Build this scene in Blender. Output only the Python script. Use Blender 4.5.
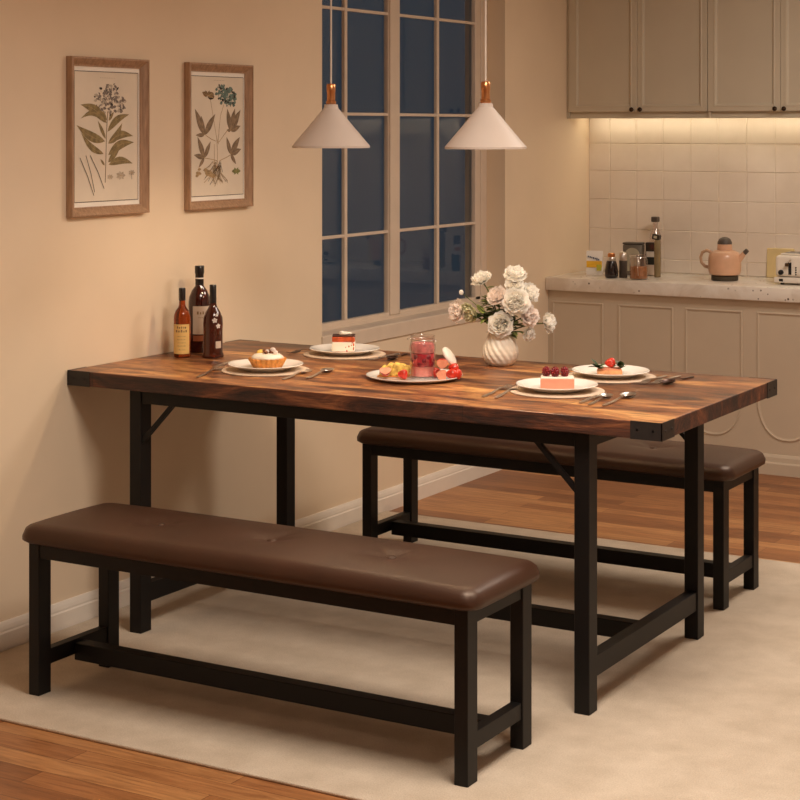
import bpy, bmesh, math, random
from mathutils import Vector, Matrix
R = random.Random(7)
PI = math.pi
SC = bpy.context.scene
COL = SC.collection
for o in list(bpy.data.objects): bpy.data.objects.remove(o, do_unlink=True)

# ------------------------------------------------------------------ camera, world, lights, exposure
cam = bpy.data.cameras.new('camera'); camo = bpy.data.objects.new('camera', cam); COL.objects.link(camo)
camo.location = (3.5186, 0.0, 1.483); camo.rotation_euler = (PI/2, 0, 0.5282)
cam.sensor_width = 36; cam.lens = 1767/800*36; cam.shift_x = 0.0; cam.shift_y = -272/800
cam.clip_start = .05; cam.clip_end = 60
SC.camera = camo
world = bpy.data.worlds.new('night_sky'); SC.world = world; world.use_nodes = True
bg = world.node_tree.nodes['Background']; bg.inputs[0].default_value = (0.020, 0.030, 0.042, 1); bg.inputs[1].default_value = 1.0
SC.view_settings.view_transform = 'Standard'; SC.view_settings.look = 'None'
SC.view_settings.gamma = 1; SC.view_settings.use_curve_mapping = False
SC.view_settings.exposure = 0.0
SC.cycles.use_denoising = True
SC.cycles.max_bounces = 10; SC.cycles.diffuse_bounces = 5; SC.cycles.transmission_bounces = 10; SC.cycles.transparent_max_bounces = 12
SC.cycles.sample_clamp_indirect = 4.0

WARM = (1.0, .80, .56); WARM2 = (1.0, .88, .77)
def area(name, loc, size, power, color, rot=(0, 0, 0), size_y=None, spread=PI):
    l = bpy.data.lights.new(name, 'AREA'); l.energy = power; l.color = color; l.size = size
    l.spread = spread
    if size_y: l.shape = 'RECTANGLE'; l.size_y = size_y
    o = bpy.data.objects.new(name, l); o.location = loc; o.rotation_euler = rot; COL.objects.link(o); return o
area('dining_ceiling_light', (2.15, 3.25, 2.47), .8, 51, WARM2, spread=2.7)
area('kitchen_ceiling_light', (2.2, 6.0, 2.47), .8, 40, WARM2)
area('added_front_fill', (3.4, 1.8, 2.47), .8, 5, WARM2)  # added fill from the camera side, stands for no known lamp
PENDANT_W = 4.8
STRIP_E = 14.0

# ------------------------------------------------------------------ materials
def lin(c):
    f = lambda v: v/12.92 if v <= .04045 else ((v+.055)/1.055)**2.4
    return tuple(f(v/255) for v in c[:3]) + (1,)
def newmat(name):
    m = bpy.data.materials.new(name); m.use_nodes = True
    nt = m.node_tree; return m, nt, nt.nodes['Principled BSDF']
def N(nt, typ, **kw):
    n = nt.nodes.new(typ)
    for k, v in kw.items(): setattr(n, k, v)
    return n
def coords(nt, scale=(1, 1, 1), rot=(0, 0, 0), loc=(0, 0, 0), out='Object'):
    tc = N(nt, 'ShaderNodeTexCoord'); mp = N(nt, 'ShaderNodeMapping')
    mp.inputs['Scale'].default_value = scale; mp.inputs['Rotation'].default_value = rot; mp.inputs['Location'].default_value = loc
    nt.links.new(tc.outputs[out], mp.inputs[0]); return mp.outputs[0]
def ramp(nt, fac, stops):
    r = N(nt, 'ShaderNodeValToRGB'); e = r.color_ramp.elements
    while len(e) < len(stops): e.new(.5)
    for k, (p, c) in enumerate(stops): e[k].position = p; e[k].color = lin(c)
    nt.links.new(fac, r.inputs[0]); return r.outputs[0]
def mixc(nt, fac, a, b, mode='MIX'):
    m = N(nt, 'ShaderNodeMix', data_type='RGBA', blend_type=mode)
    for s, v in ((m.inputs[0], fac), (m.inputs[6], a), (m.inputs[7], b)):
        if hasattr(v, 'is_linked'): nt.links.new(v, s)
        else: s.default_value = v
    return m.outputs[2]
def noise(nt, vec, scale, detail=4, rough=.5, dist=0):
    n = N(nt, 'ShaderNodeTexNoise'); n.inputs['Scale'].default_value = scale; n.inputs['Detail'].default_value = detail
    n.inputs['Roughness'].default_value = rough; n.inputs['Distortion'].default_value = dist
    nt.links.new(vec, n.inputs['Vector']); return n.outputs['Fac']
def bump(nt, h, bs, strength=.2, dist=.01):
    b = N(nt, 'ShaderNodeBump'); b.inputs['Strength'].default_value = strength; b.inputs['Distance'].default_value = dist
    nt.links.new(h, b.inputs['Height']); nt.links.new(b.outputs[0], bs.inputs['Normal'])
def simple(name, c, rough=.5, metal=0, var=0.06, vscale=12, bumps=0, bscale=80, coat=0, trans=0, ior=1.45, sheen=0, sss=0, c2=None, spec=None):
    m, nt, bs = newmat(name)
    v = coords(nt); f = noise(nt, v, vscale, 3)
    lo = tuple(max(0, x*(1-var)) for x in c); hi = tuple(min(255, x*(1+var)) for x in (c2 or c))
    nt.links.new(ramp(nt, f, [(.3, lo), (.7, hi)]), bs.inputs['Base Color'])
    bs.inputs['Roughness'].default_value = rough; bs.inputs['Metallic'].default_value = metal
    bs.inputs['Coat Weight'].default_value = coat; bs.inputs['Transmission Weight'].default_value = trans; bs.inputs['IOR'].default_value = ior
    if sheen: bs.inputs['Sheen Weight'].default_value = sheen
    if spec is not None: bs.inputs['Specular IOR Level'].default_value = spec
    if sss: bs.inputs['Subsurface Weight'].default_value = sss; bs.inputs['Subsurface Radius'].default_value = (.01, .006, .004)
    if bumps: bump(nt, noise(nt, v, bscale, 3), bs, bumps, .004)
    return m
def clear_glass(name, tint=(1, 1, 1), fres=1.45, rough=.0, boost=0.0):
    m, nt, bs = newmat(name); nt.nodes.remove(bs)
    out = nt.nodes['Material Output']
    t = N(nt, 'ShaderNodeBsdfTransparent'); t.inputs[0].default_value = tint + (1,)
    g = N(nt, 'ShaderNodeBsdfGlossy'); g.inputs['Roughness'].default_value = rough
    fr = N(nt, 'ShaderNodeFresnel'); ge = N(nt, 'ShaderNodeNewGeometry'); io = N(nt, 'ShaderNodeMapRange')
    io.inputs['To Min'].default_value = fres; io.inputs['To Max'].default_value = 1/fres
    nt.links.new(ge.outputs['Backfacing'], io.inputs[0]); nt.links.new(io.outputs[0], fr.inputs[0])
    mx = N(nt, 'ShaderNodeMixShader')
    if boost:
        ad = N(nt, 'ShaderNodeMath', operation='ADD'); ad.inputs[1].default_value = boost
        nt.links.new(fr.outputs[0], ad.inputs[0]); nt.links.new(ad.outputs[0], mx.inputs[0])
    else: nt.links.new(fr.outputs[0], mx.inputs[0])
    nt.links.new(t.outputs[0], mx.inputs[1]); nt.links.new(g.outputs[0], mx.inputs[2]); nt.links.new(mx.outputs[0], out.inputs[0])
    return m
def emit(name, c, s):
    m, nt, bs = newmat(name); bs.inputs['Base Color'].default_value = lin(c)
    bs.inputs['Emission Color'].default_value = lin(c); bs.inputs['Emission Strength'].default_value = s; return m

def wood_table(name='rustic_table_wood', stops=((.33, (66, 38, 24)), (.43, (126, 76, 45)), (.53, (186, 122, 70)), (.65, (242, 188, 120))), rough=.36, bmp=.12):
    m, nt, bs = newmat(name); v = coords(nt)
    sep = N(nt, 'ShaderNodeSeparateXYZ'); nt.links.new(v, sep.inputs[0])
    br = N(nt, 'ShaderNodeTexBrick'); br.offset = .37; br.offset_frequency = 2
    br.inputs['Color1'].default_value = (0, 0, 0, 1); br.inputs['Color2'].default_value = (1, 1, 1, 1); br.inputs['Mortar'].default_value = (.3, .3, .3, 1)
    br.inputs['Scale'].default_value = 1; br.inputs['Mortar Size'].default_value = .0012; br.inputs['Mortar Smooth'].default_value = .6
    br.inputs['Brick Width'].default_value = .62; br.inputs['Row Height'].default_value = .11
    nt.links.new(v, br.inputs['Vector'])
    v2 = coords(nt, (1.9, 6.5, 6.5)); g1 = noise(nt, v2, 2.3, 9, .66, .9)
    v3 = coords(nt, (5, 80, 80)); g2 = noise(nt, v3, 3, 5, .6, .4)
    base = ramp(nt, g1, stops)
    fine = ramp(nt, g2, [(.34, (128, 106, 94)), (.58, (255, 255, 255))])
    c = mixc(nt, .7, base, fine, 'MULTIPLY')
    tint = ramp(nt, br.outputs['Color'], [(0, (140, 122, 112)), (.5, (222, 210, 200)), (1, (255, 250, 240))])
    c = mixc(nt, .85, c, tint, 'MULTIPLY')
    seam = ramp(nt, br.outputs['Fac'], [(0, (255, 255, 255)), (1, (90, 65, 50))])
    c = mixc(nt, .8, c, seam, 'MULTIPLY')
    vk = coords(nt, (2.2, 7, 7)); kn = N(nt, 'ShaderNodeTexVoronoi'); kn.inputs['Scale'].default_value = 1.6; nt.links.new(vk, kn.inputs['Vector'])
    kc = ramp(nt, kn.outputs['Distance'], [(.05, (90, 60, 45)), (.16, (255, 255, 255))])
    c = mixc(nt, .6, c, kc, 'MULTIPLY')
    nt.links.new(c, bs.inputs['Base Color'])
    bs.inputs['Roughness'].default_value = rough; bs.inputs['Specular IOR Level'].default_value = .7
    bump(nt, g2, bs, bmp, .003); return m
def wood_floor():
    m, nt, bs = newmat('oak_strip_floor'); v = coords(nt)
    br = N(nt, 'ShaderNodeTexBrick'); br.offset = .43; br.offset_frequency = 2; br.squash = 1
    br.inputs['Color1'].default_value = (0, 0, 0, 1); br.inputs['Color2'].default_value = (1, 1, 1, 1); br.inputs['Mortar'].default_value = (.2, .2, .2, 1)
    br.inputs['Scale'].default_value = 1; br.inputs['Mortar Size'].default_value = .001; br.inputs['Brick Width'].default_value = .74; br.inputs['Row Height'].default_value = .078
    nt.links.new(v, br.inputs['Vector'])
    g = noise(nt, coords(nt, (2, 26, 1)), 3, 6, .6, .6)
    base = ramp(nt, br.outputs['Color'], [(0, (134, 84, 48)), (.35, (156, 102, 60)), (.7, (172, 116, 70)), (1, (194, 140, 88))])
    gr = ramp(nt, g, [(.3, (176, 160, 150)), (.62, (255, 255, 255))])
    c = mixc(nt, .8, base, gr, 'MULTIPLY')
    c = mixc(nt, .6, c, ramp(nt, br.outputs['Fac'], [(0, (255, 255, 255)), (1, (110, 80, 60))]), 'MULTIPLY')
    nt.links.new(c, bs.inputs['Base Color']); bs.inputs['Roughness'].default_value = .38
    bump(nt, g, bs, .06, .003); return m
def rug_mat():
    m, nt, bs = newmat('beige_rug_pile'); v = coords(nt)
    f = noise(nt, v, 9, 5, .6); f2 = noise(nt, v, 260, 2, .6); f3 = noise(nt, coords(nt, (1, 1.6, 1)), 2.4, 3)
    c = ramp(nt, f, [(.3, (200, 184, 162)), (.7, (219, 204, 183))])
    c = mixc(nt, .5, c, ramp(nt, f2, [(.3, (205, 195, 185)), (.7, (255, 255, 255))]), 'MULTIPLY')
    c = mixc(nt, .15, c, ramp(nt, f3, [(.35, (225, 218, 208)), (.65, (255, 255, 255))]), 'MULTIPLY')
    nt.links.new(c, bs.inputs['Base Color']); bs.inputs['Roughness'].default_value = .95; bs.inputs['Specular IOR Level'].default_value = .1
    bs.inputs['Sheen Weight'].default_value = .15
    bump(nt, f2, bs, .5, .004); return m
def stone_mat():
    m, nt, bs = newmat('speckled_white_stone'); v = coords(nt)
    vo = N(nt, 'ShaderNodeTexVoronoi'); vo.inputs['Scale'].default_value = 42; nt.links.new(v, vo.inputs['Vector'])
    cl = noise(nt, v, 7, 3)
    a = ramp(nt, vo.outputs['Distance'], [(.16, (70, 52, 40)), (.24, (232, 224, 212))])
    msk = ramp(nt, cl, [(.56, (0, 0, 0)), (.62, (255, 255, 255))])
    base = ramp(nt, noise(nt, v, 5, 5, .65, .8), [(.35, (214, 202, 186)), (.65, (236, 230, 220))])
    c = mixc(nt, msk, base, a)
    nt.links.new(c, bs.inputs['Base Color']); bs.inputs['Roughness'].default_value = .25; return m
def leather_mat():
    m, nt, bs = newmat('brown_faux_leather'); v = coords(nt)
    vo = N(nt, 'ShaderNodeTexVoronoi'); vo.inputs['Scale'].default_value = 240; nt.links.new(v, vo.inputs['Vector'])
    f = noise(nt, v, 5, 4)
    nt.links.new(ramp(nt, f, [(.3, (48, 27, 17)), (.7, (61, 35, 23))]), bs.inputs['Base Color'])
    bs.inputs['Roughness'].default_value = .46; bs.inputs['Specular IOR Level'].default_value = .6; bs.inputs['Specular Tint'].default_value = (1, .82, .66, 1)
    bump(nt, vo.outputs['Distance'], bs, .10, .002); return m
def petal_mat(name, c):
    m = simple(name, c, .7, var=.012, vscale=30, spec=.2); nt = m.node_tree; bs = nt.nodes['Principled BSDF']
    tr = N(nt, 'ShaderNodeBsdfTranslucent'); mx = N(nt, 'ShaderNodeMixShader'); mx.inputs[0].default_value = .38
    nt.links.new(bs.inputs['Base Color'].links[0].from_socket, tr.inputs[0])
    nt.links.new(bs.outputs[0], mx.inputs[1]); nt.links.new(tr.outputs[0], mx.inputs[2]); nt.links.new(mx.outputs[0], nt.nodes['Material Output'].inputs[0]); return m
def frame_wood():
    m, nt, bs = newmat('picture_frame_wood')
    g = noise(nt, coords(nt, (30, 30, 3)), 4, 5, .6)
    nt.links.new(ramp(nt, g, [(.3, (146, 114, 86)), (.7, (188, 152, 120))]), bs.inputs['Base Color']); bs.inputs['Roughness'].default_value = .4; return m
def tile_mat():
    m, nt, bs = newmat('cream_glazed_tile'); v = coords(nt)
    nt.links.new(ramp(nt, noise(nt, v, 4, 4), [(.3, (218, 204, 188)), (.7, (234, 222, 208))]), bs.inputs['Base Color'])
    bs.inputs['Roughness'].default_value = .22; bump(nt, noise(nt, v, 9, 2), bs, .25, .01); return m

M = dict(
 wall=simple('warm_beige_paint', (230, 209, 181), .75, var=.012, vscale=3, bumps=.04, bscale=220, spec=.2),
 ceil=simple('ceiling_paint', (236, 231, 223), .85, var=.01),
 trim=simple('white_trim_paint', (236, 226, 212), .45, var=.012),
 wframe=simple('window_frame_paint', (214, 196, 176), .45, var=.015),
 floor=wood_floor(), rug=rug_mat(), table=wood_table(), edge=wood_table('rough_shade_toned_table_edge', ((.34, (38, 20, 13)), (.45, (80, 43, 26)), (.56, (122, 70, 42)), (.68, (172, 110, 68))), .6, .5), stone=stone_mat(), leather=leather_mat(), fwood=frame_wood(), tile=tile_mat(),  # edge: rougher dark wood, with the front's shade also mixed into its colour
 grout=simple('tile_grout', (222, 208, 188), .9),
 black=simple('black_powder_coated_steel', (17, 14, 13), .5, var=.06, vscale=20, spec=.35),
 cap=simple('dark_corner_steel', (48, 44, 42), .45, metal=.3, var=.06, vscale=30),
 cabinet=simple('greige_cabinet_paint', (200, 189, 168), .45, var=.012, vscale=5),
 base=simple('pale_greige_cabinet_paint', (196, 180, 158), .45, var=.012, vscale=5),
 knob=simple('dark_bronze', (62, 46, 34), .35, metal=.8),
 chrome=simple('polished_steel', (222, 216, 208), .28, metal=1, var=.02),
 copper=simple('brushed_copper', (214, 150, 100), .32, metal=1, var=.05),
 shade=simple('white_lamp_shade_paint', (206, 191, 178), .5, var=.01),
 cord=simple('white_cord', (220, 208, 194), .6),
 porcelain=simple('white_porcelain', (244, 239, 230), .16, var=.008, coat=.4),
 vase=simple('cream_ceramic', (236, 226, 208), .38, var=.02),
 mat_=simple('cream_placemat_weave', (210, 188, 164), .85, var=.05, vscale=60, bumps=.3, bscale=300),
 paper=simple('aged_print_paper', (226, 212, 190), .8, var=.02, vscale=9),
 mount=simple('white_mount_board', (242, 234, 220), .8, var=.01),
 ink=simple('dark_ink', (62, 52, 44), .9, var=.1), inkb=simple('brown_ink', (128, 104, 72), .9, var=.12, vscale=40), inkg=simple('olive_ink', (138, 120, 82), .9, var=.16, vscale=60),
 inkl=simple('pale_grey_ink', (186, 172, 152), .9, var=.1, vscale=40), inkt=simple('blue_green_ink', (104, 122, 112), .9, var=.2, vscale=70), inkm=simple('grey_brown_ink', (132, 112, 90), .9, var=.16, vscale=60), inkp=simple('tan_ink', (176, 148, 108), .9, var=.1, vscale=40),
 inkd=simple('grey_flower_ink', (124, 112, 102), .9, var=.25, vscale=90),
 amber=simple('amber_whisky_glass', (196, 92, 36), .03, trans=.88, var=.05, ior=1.4), darkglass=simple('dark_red_brown_glass', (58, 16, 8), .05, var=.2, trans=.45, coat=.5), oldglass=simple('deep_brown_glass', (86, 34, 18), .04, var=.2, trans=.6, coat=.3),
 foil=simple('black_bottle_foil', (26, 22, 22), .28, coat=.2),
 lab_y=simple('cream_yellow_label', (226, 190, 118), .6, var=.05), lab_w=simple('grey_white_label', (196, 178, 160), .6, var=.05), lab_o=simple('orange_label_band', (150, 86, 52), .6), lab_s=simple('silver_print', (220, 212, 204), .4),
 glass=clear_glass('jar_glass', (.96, .93, .92), 1.5, boost=.03), pane=clear_glass('window_pane_glass', (.98, .98, .98), 1.3),
 bulb=emit('lamp_bulb_glow', (255, 214, 150), 14), strip=emit('led_strip_glow', (255, 238, 204), STRIP_E),
 crust=simple('golden_tart_crust', (206, 138, 66), .6, var=.15, vscale=60, bumps=.3, bscale=150), cream=simple('whipped_cream', (246, 236, 218), .5, var=.03, sss=.1), nut=simple('toasted_nut', (120, 72, 46), .5, var=.2, vscale=80), choc=simple('chocolate_shaving', (72, 40, 28), .45, var=.2),
 sponge=simple('yellow_sponge', (232, 178, 88), .75, var=.22, vscale=70, bumps=.4, bscale=180), sponge2=simple('browned_cake_edge', (206, 132, 58), .7, var=.15, vscale=60),
 caramel=simple('orange_red_glaze', (188, 84, 46), .25, var=.15, vscale=50, coat=.4), pinkcake=simple('salmon_pink_mousse', (224, 146, 116), .55, var=.05), tan=simple('tan_biscuit', (226, 160, 108), .7, var=.1, vscale=60),
 berry=simple('raspberry_red', (120, 14, 22), .35, var=.2, vscale=90, coat=.2), straw=simple('strawberry_red', (208, 52, 34), .3, var=.15, vscale=60, coat=.3), strawin=simple('strawberry_flesh', (242, 150, 118), .4, var=.15, vscale=40), leaf=simple('dark_green_leaf', (52, 70, 34), .5, var=.25, vscale=40), leafl=simple('olive_green_leaf', (112, 118, 62), .5, var=.2, vscale=40), stem=simple('green_stem', (84, 92, 48), .6, var=.15),
 jam=simple('red_berry_jam', (176, 34, 52), .15, var=.3, vscale=40, coat=.4), jampink=simple('pink_yoghurt_layer', (226, 142, 132), .35, var=.08, vscale=40), jamtop=simple('pink_fruit_puree', (212, 128, 126), .25, var=.2, vscale=60, coat=.3), jamdark=simple('dark_berry', (120, 8, 30), .2, var=.2),
 petal=petal_mat('ivory_white_petal', (254, 250, 243)), petalp=petal_mat('blush_white_petal', (252, 243, 236)), petalg=petal_mat('greenish_white_petal', (234, 232, 202)), pcore=simple('flower_heart', (206, 166, 110), .7, var=.2, vscale=120),
 kettle=simple('peach_terracotta_glaze', (214, 168, 136), .3, var=.04, coat=.3), kettleh=simple('grey_tan_handle', (186, 150, 120), .5), slate=simple('dark_grey_plastic', (84, 74, 66), .5), kring=simple('dark_olive_ring', (66, 56, 42), .5),
 toaster=simple('cream_steel_toaster', (232, 222, 208), .25, var=.02, coat=.3), slot=simple('dark_slot', (26, 22, 20), .6), bronze=simple('brown_bronze_lever', (92, 70, 48), .35, metal=.6),
 pkt=simple('white_packet_paper', (232, 226, 218), .5, var=.02), pktb=simple('blue_packet_print', (64, 74, 104), .5), pkty=simple('yellow_packet_print', (232, 178, 40), .5), pktg=simple('lime_packet_print', (190, 186, 60), .5),
 pepper=simple('black_glass_mill', (30, 20, 20), .12, coat=.5), tin=simple('grey_tin', (110, 102, 92), .4, metal=.3), arch=simple('pale_sage_print', (176, 166, 142), .5), grains=simple('brown_spice_grains', (168, 112, 62), .8, var=.15, vscale=120), boxd=simple('dark_box_card', (58, 46, 36), .6), boxr=simple('green_black_box_card', (30, 36, 30), .6), boxp=simple('dark_red_blossom_print', (80, 40, 32), .6, var=.3, vscale=200), boxw=simple('cream_box_card', (222, 204, 186), .6),
 oil=simple('olive_grey_glass', (150, 130, 94), .2, var=.08, trans=.2), oilcap=simple('dark_pump_cap', (66, 56, 46), .3, metal=.4), wh=simple('white_satin_plastic', (230, 220, 206), .3),
 board=simple('pale_yellow_board', (214, 192, 140), .5, var=.03),
 darkspoon=simple('dark_oxidised_steel', (70, 48, 40), .3, metal=.7),
)

# ------------------------------------------------------------------ mesh helpers
class MB:
    def __init__(s): s.bm = bmesh.new(); s.mi = 0
    def _mark(s, faces):
        for f in faces: f.material_index = s.mi
    def box(s, x0, x1, y0, y1, z0, z1, bev=0, mat=None, seg=1):
        m = Matrix.Translation(((x0+x1)/2, (y0+y1)/2, (z0+z1)/2)) @ Matrix.Diagonal((x1-x0, y1-y0, z1-z0, 1))
        if mat is not None: m = mat @ m
        r = bmesh.ops.create_cube(s.bm, size=1, matrix=m); vs = r['verts']
        fs = set(f for v in vs for f in v.link_faces); s._mark(fs)
        if bev:
            es = list(set(e for v in vs for e in v.link_edges))
            rb = bmesh.ops.bevel(s.bm, geom=es, offset=bev, segments=seg, affect='EDGES', profile=.5); s._mark(rb['faces'])
        return s
    def grid(s, rows, closed_u=False, closed_v=False, flip=False):
        V = [[s.bm.verts.new(p) for p in row] for row in rows]; n = len(V); m = len(V[0]); fs = []
        for i in range(n if closed_v else n-1):
            for j in range(m if closed_u else m-1):
                q = [V[i][j], V[i][(j+1) % m], V[(i+1) % n][(j+1) % m], V[(i+1) % n][j]]
                if flip: q.reverse()
                try: fs.append(s.bm.faces.new(q))
                except ValueError: pass
        s._mark(fs); return V
    def cap(s, ring, flip=False):
        r = list(ring)
        if flip: r.reverse()
        f = s.bm.faces.new(r); s._mark([f])
    def lathe(s, prof, seg=32, mat=None, a0=0, a1=2*PI, fn=None, capb=True, capt=True):
        full = abs(a1-a0-2*PI) < 1e-6; k = seg if full else seg+1; rows = []
        for (r, z) in prof:
            row = []
            for j in range(k):
                a = a0+(a1-a0)*j/seg; rr = fn(r, z, a) if fn else r
                p = Vector((rr*math.cos(a), rr*math.sin(a), z)); row.append(mat @ p if mat is not None else p)
            rows.append(row)
        V = s.grid(rows, closed_u=full)
        if full and capb and prof[0][0] > 1e-5: s.cap(V[0], True)
        if full and capt and prof[-1][0] > 1e-5: s.cap(V[-1])
        return s
    def tube(s, pts, r, seg=8, caps=True):
        pts = [Vector(p) for p in pts]; rows = []; n = len(pts); up = None
        for i, p in enumerate(pts):
            t = (pts[min(i+1, n-1)]-pts[max(i-1, 0)]).normalized()
            if up is None: up = t.orthogonal().normalized()
            up = (up-t*up.dot(t)).normalized(); b = t.cross(up); rr = r[i] if isinstance(r, (list, tuple)) else r
            rows.append([p+(up*math.cos(2*PI*j/seg)+b*math.sin(2*PI*j/seg))*rr for j in range(seg)])
        V = s.grid(rows, closed_u=True)
        if caps: s.cap(V[0], True); s.cap(V[-1])
        return s
    def ball(s, c, r, seg=12, sc=(1, 1, 1), mat=None):
        m = Matrix.Translation(c) @ Matrix.Diagonal((r*sc[0], r*sc[1], r*sc[2], 1))
        if mat is not None: m = mat @ m
        q = bmesh.ops.create_uvsphere(s.bm, u_segments=seg, v_segments=max(6, seg*2//3), radius=1, matrix=m)
        s._mark(set(f for v in q['verts'] for f in v.link_faces)); return s
    def bar(s, a, b, w, h, upv=(0, 0, 1)):
        a, b = Vector(a), Vector(b); d = (b-a); t = d.normalized(); sd = t.cross(Vector(upv)).normalized(); u = sd.cross(t)
        m = Matrix((t, sd, u)).transposed().to_4x4(); m.translation = (a+b)/2
        return s.box(-d.length/2, d.length/2, -w/2, w/2, -h/2, h/2, 0, m)
    def build(s, name, mat, parent=None, smooth=None, sub=0, loc=None):
        bmesh.ops.recalc_face_normals(s.bm, faces=s.bm.faces)
        me = bpy.data.meshes.new(name); s.bm.to_mesh(me); s.bm.free()
        for m in (mat if isinstance(mat, (list, tuple)) else [mat]): me.materials.append(M[m] if isinstance(m, str) else m)
        o = bpy.data.objects.new(name, me); COL.objects.link(o)
        if smooth is not None:
            me.shade_smooth()
            if smooth < 180:
                me.set_sharp_from_angle(angle=math.radians(smooth))
        if sub:
            md = o.modifiers.new('subsurf', 'SUBSURF'); md.levels = sub; md.render_levels = sub
        if parent is not None: o.parent = parent
        if loc is not None: o.location = loc
        return o
def thing(name, label, cat, loc=(0, 0, 0), rz=0, group=None):
    o = bpy.data.objects.new(name, None); COL.objects.link(o); o.empty_display_size = .05
    o.location = loc; o.rotation_euler = (0, 0, rz); return tag(o, label, cat, group)
def tag(o, label, cat, group=None):
    o['label'] = label; o['category'] = cat
    if group: o['group'] = group
    return o
def struct(o): o['kind'] = 'structure'; return o
def dup(root, loc, label, rz=None, group=None):
    r = root.copy(); COL.objects.link(r); r.location = loc; r['label'] = label
    if rz is not None: r.rotation_euler = (0, 0, rz)
    if group: r['group'] = group
    def rec(a, b):
        for ch in a.children:
            c = ch.copy(); COL.objects.link(c); c.parent = b; rec(ch, c)
    rec(root, r); return r

# ------------------------------------------------------------------ setting
FZ = -.008; CEIL = 2.5; XR = 4.8; YB = 7.856; YF = -.9
WY0, WY1, WZ0, WZ1 = 5.462, 6.948, .715, 2.33
struct(MB().box(-.12, XR+.1, YF-.1, YB+.1, FZ-.1, FZ).build('floor', 'floor'))
struct(MB().box(-.2, XR+.1, YF-.1, YB+.1, CEIL, CEIL+.1).build('ceiling', 'ceil'))
w = MB()
w.box(-.2, 0, YF-.1, WY0, FZ, CEIL); w.box(-.2, 0, WY1, YB+.1, FZ, CEIL); w.box(-.2, 0, WY0, WY1, FZ, WZ0); w.box(-.2, 0, WY0, WY1, WZ1, CEIL)
struct(w.build('wall_left', 'wall'))
struct(MB().box(0, XR+.1, YB, YB+.1, FZ, CEIL).build('wall_back', 'wall'))
struct(MB().box(XR, XR+.1, YF-.1, YB, FZ, CEIL).build('wall_right', 'ceil'))
struct(MB().box(0, XR, YF-.1, YF, FZ, CEIL).build('wall_front', 'ceil'))
def baseboard(name, y0, y1):
    prof = [(0, FZ), (.016, FZ), (.016, .046), (.0125, .05), (.0125, .056), (.010, .066), (.006, .075), (0, .076)]
    b = MB(); rows = [[(x, y, z) for (x, z) in prof] for y in (y0, y1)]; V = b.grid(rows); b.cap(V[0]); b.cap(V[1], True)
    return struct(b.build(name, 'trim'))
baseboard('baseboard_left', YF, 7.375)

# window
win = bpy.data.objects.new('window_1', None); COL.objects.link(win); win.location = (-.09, WY0, WZ0); struct(win); win['label'] = 'tall night window of small panes beside the dining table'
def WB(): return MB()
f = WB(); X0, X1 = -.06, 0
Wd = WY1-WY0; Hh = WZ1-WZ0
f.box(X0, X1, 0, .03, 0, Hh); f.box(X0, X1, Wd-.055, Wd, 0, Hh, .003); f.box(X0, X1, 0, Wd, 0, .014); f.box(X0, X1, 0, Wd, Hh-.03, Hh)
f.build('window_frame', 'wframe', win)
sA = (0.03, .672); sB = (.672, Wd-.055)
YM = 6.106-WY0, 6.183-WY0
f = WB(); f.box(-.022, .0, YM[0]+.004, YM[1], .014, Hh-.03, .004); f.build('mullion', 'wframe', win)
for (a, b) in ((.03, YM[0]), (YM[1], Wd-.055)):
    s_ = WB(); st = .045 if b > 1 else .006; s0 = .006
    s_.box(-.028, -.004, a, a+s0, .014, Hh-.03); s_.box(-.028, -.004, b-st, b, .014, Hh-.03, .003); s_.box(-.028, -.004, a, b, .014, .028); s_.box(-.028, -.004, a, b, Hh-.07, Hh-.03)
    s_.build('sash', 'wframe', win)
    p = WB(); p.box(-.024, -.021, a+s0, b-st, .028, Hh-.05); p.build('pane', 'pane', win)
    g = WB(); yc = (5.780 if a < .1 else 6.511)-WY0
    g.box(-.0205, -.004, yc-.010, yc+.010, .028, Hh-.07, .002)
    for z in (1.067, 1.537, 1.941): g.box(-.0205, -.006, a+s0, b-st, z-WZ0-.006, z-WZ0+.006, .0015)
    g.build('muntin', 'wframe', win)
sl = WB(); sl.box(.0, .098, -.004, Wd+.02, -.055, .002, .003); sl.box(-.0, .088, 0, Wd, -.001, .003); sl.build('window_sill', 'wframe', win)

# rug
r_ = MB(); r_.box(.02, 3.35, 3.33, 5.885, FZ+.0005, 0, .003, seg=2)
tag(r_.build('area_rug', 'rug'), 'large plain beige rug on the wooden floor under the table and benches', 'rug')

# ------------------------------------------------------------------ kitchen wall
tb = MB(); P0 = .1365
tb.mi = 1; tb.box(0, 2.9, YB-.0095, YB, .795, 1.56); tb.mi = 0
zs = [.799, .862, .999, 1.141, 1.278, 1.408, 1.555]
xs = [.0]+[.11+P0*k for k in range(21)]
for i in range(len(zs)-1):
    for j in range(len(xs)-1):
        m = Matrix.Translation(((xs[j]+xs[j+1])/2, YB-.008, (zs[i]+zs[i+1])/2)) @ Matrix.Rotation(R.uniform(-.008, .008), 4, 'X') @ Matrix.Rotation(R.uniform(-.008, .008), 4, 'Z')
        hw, hh = (xs[j+1]-xs[j])/2-.0009, (zs[i+1]-zs[i])/2-.0009
        tb.box(-hw, hw, -.004, .005, -hh, hh, .0022, m)
struct(tb.build('trim_1', ['tile', 'grout'], smooth=30)); bpy.data.objects['trim_1']['label'] = 'cream square tile splashback'

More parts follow.
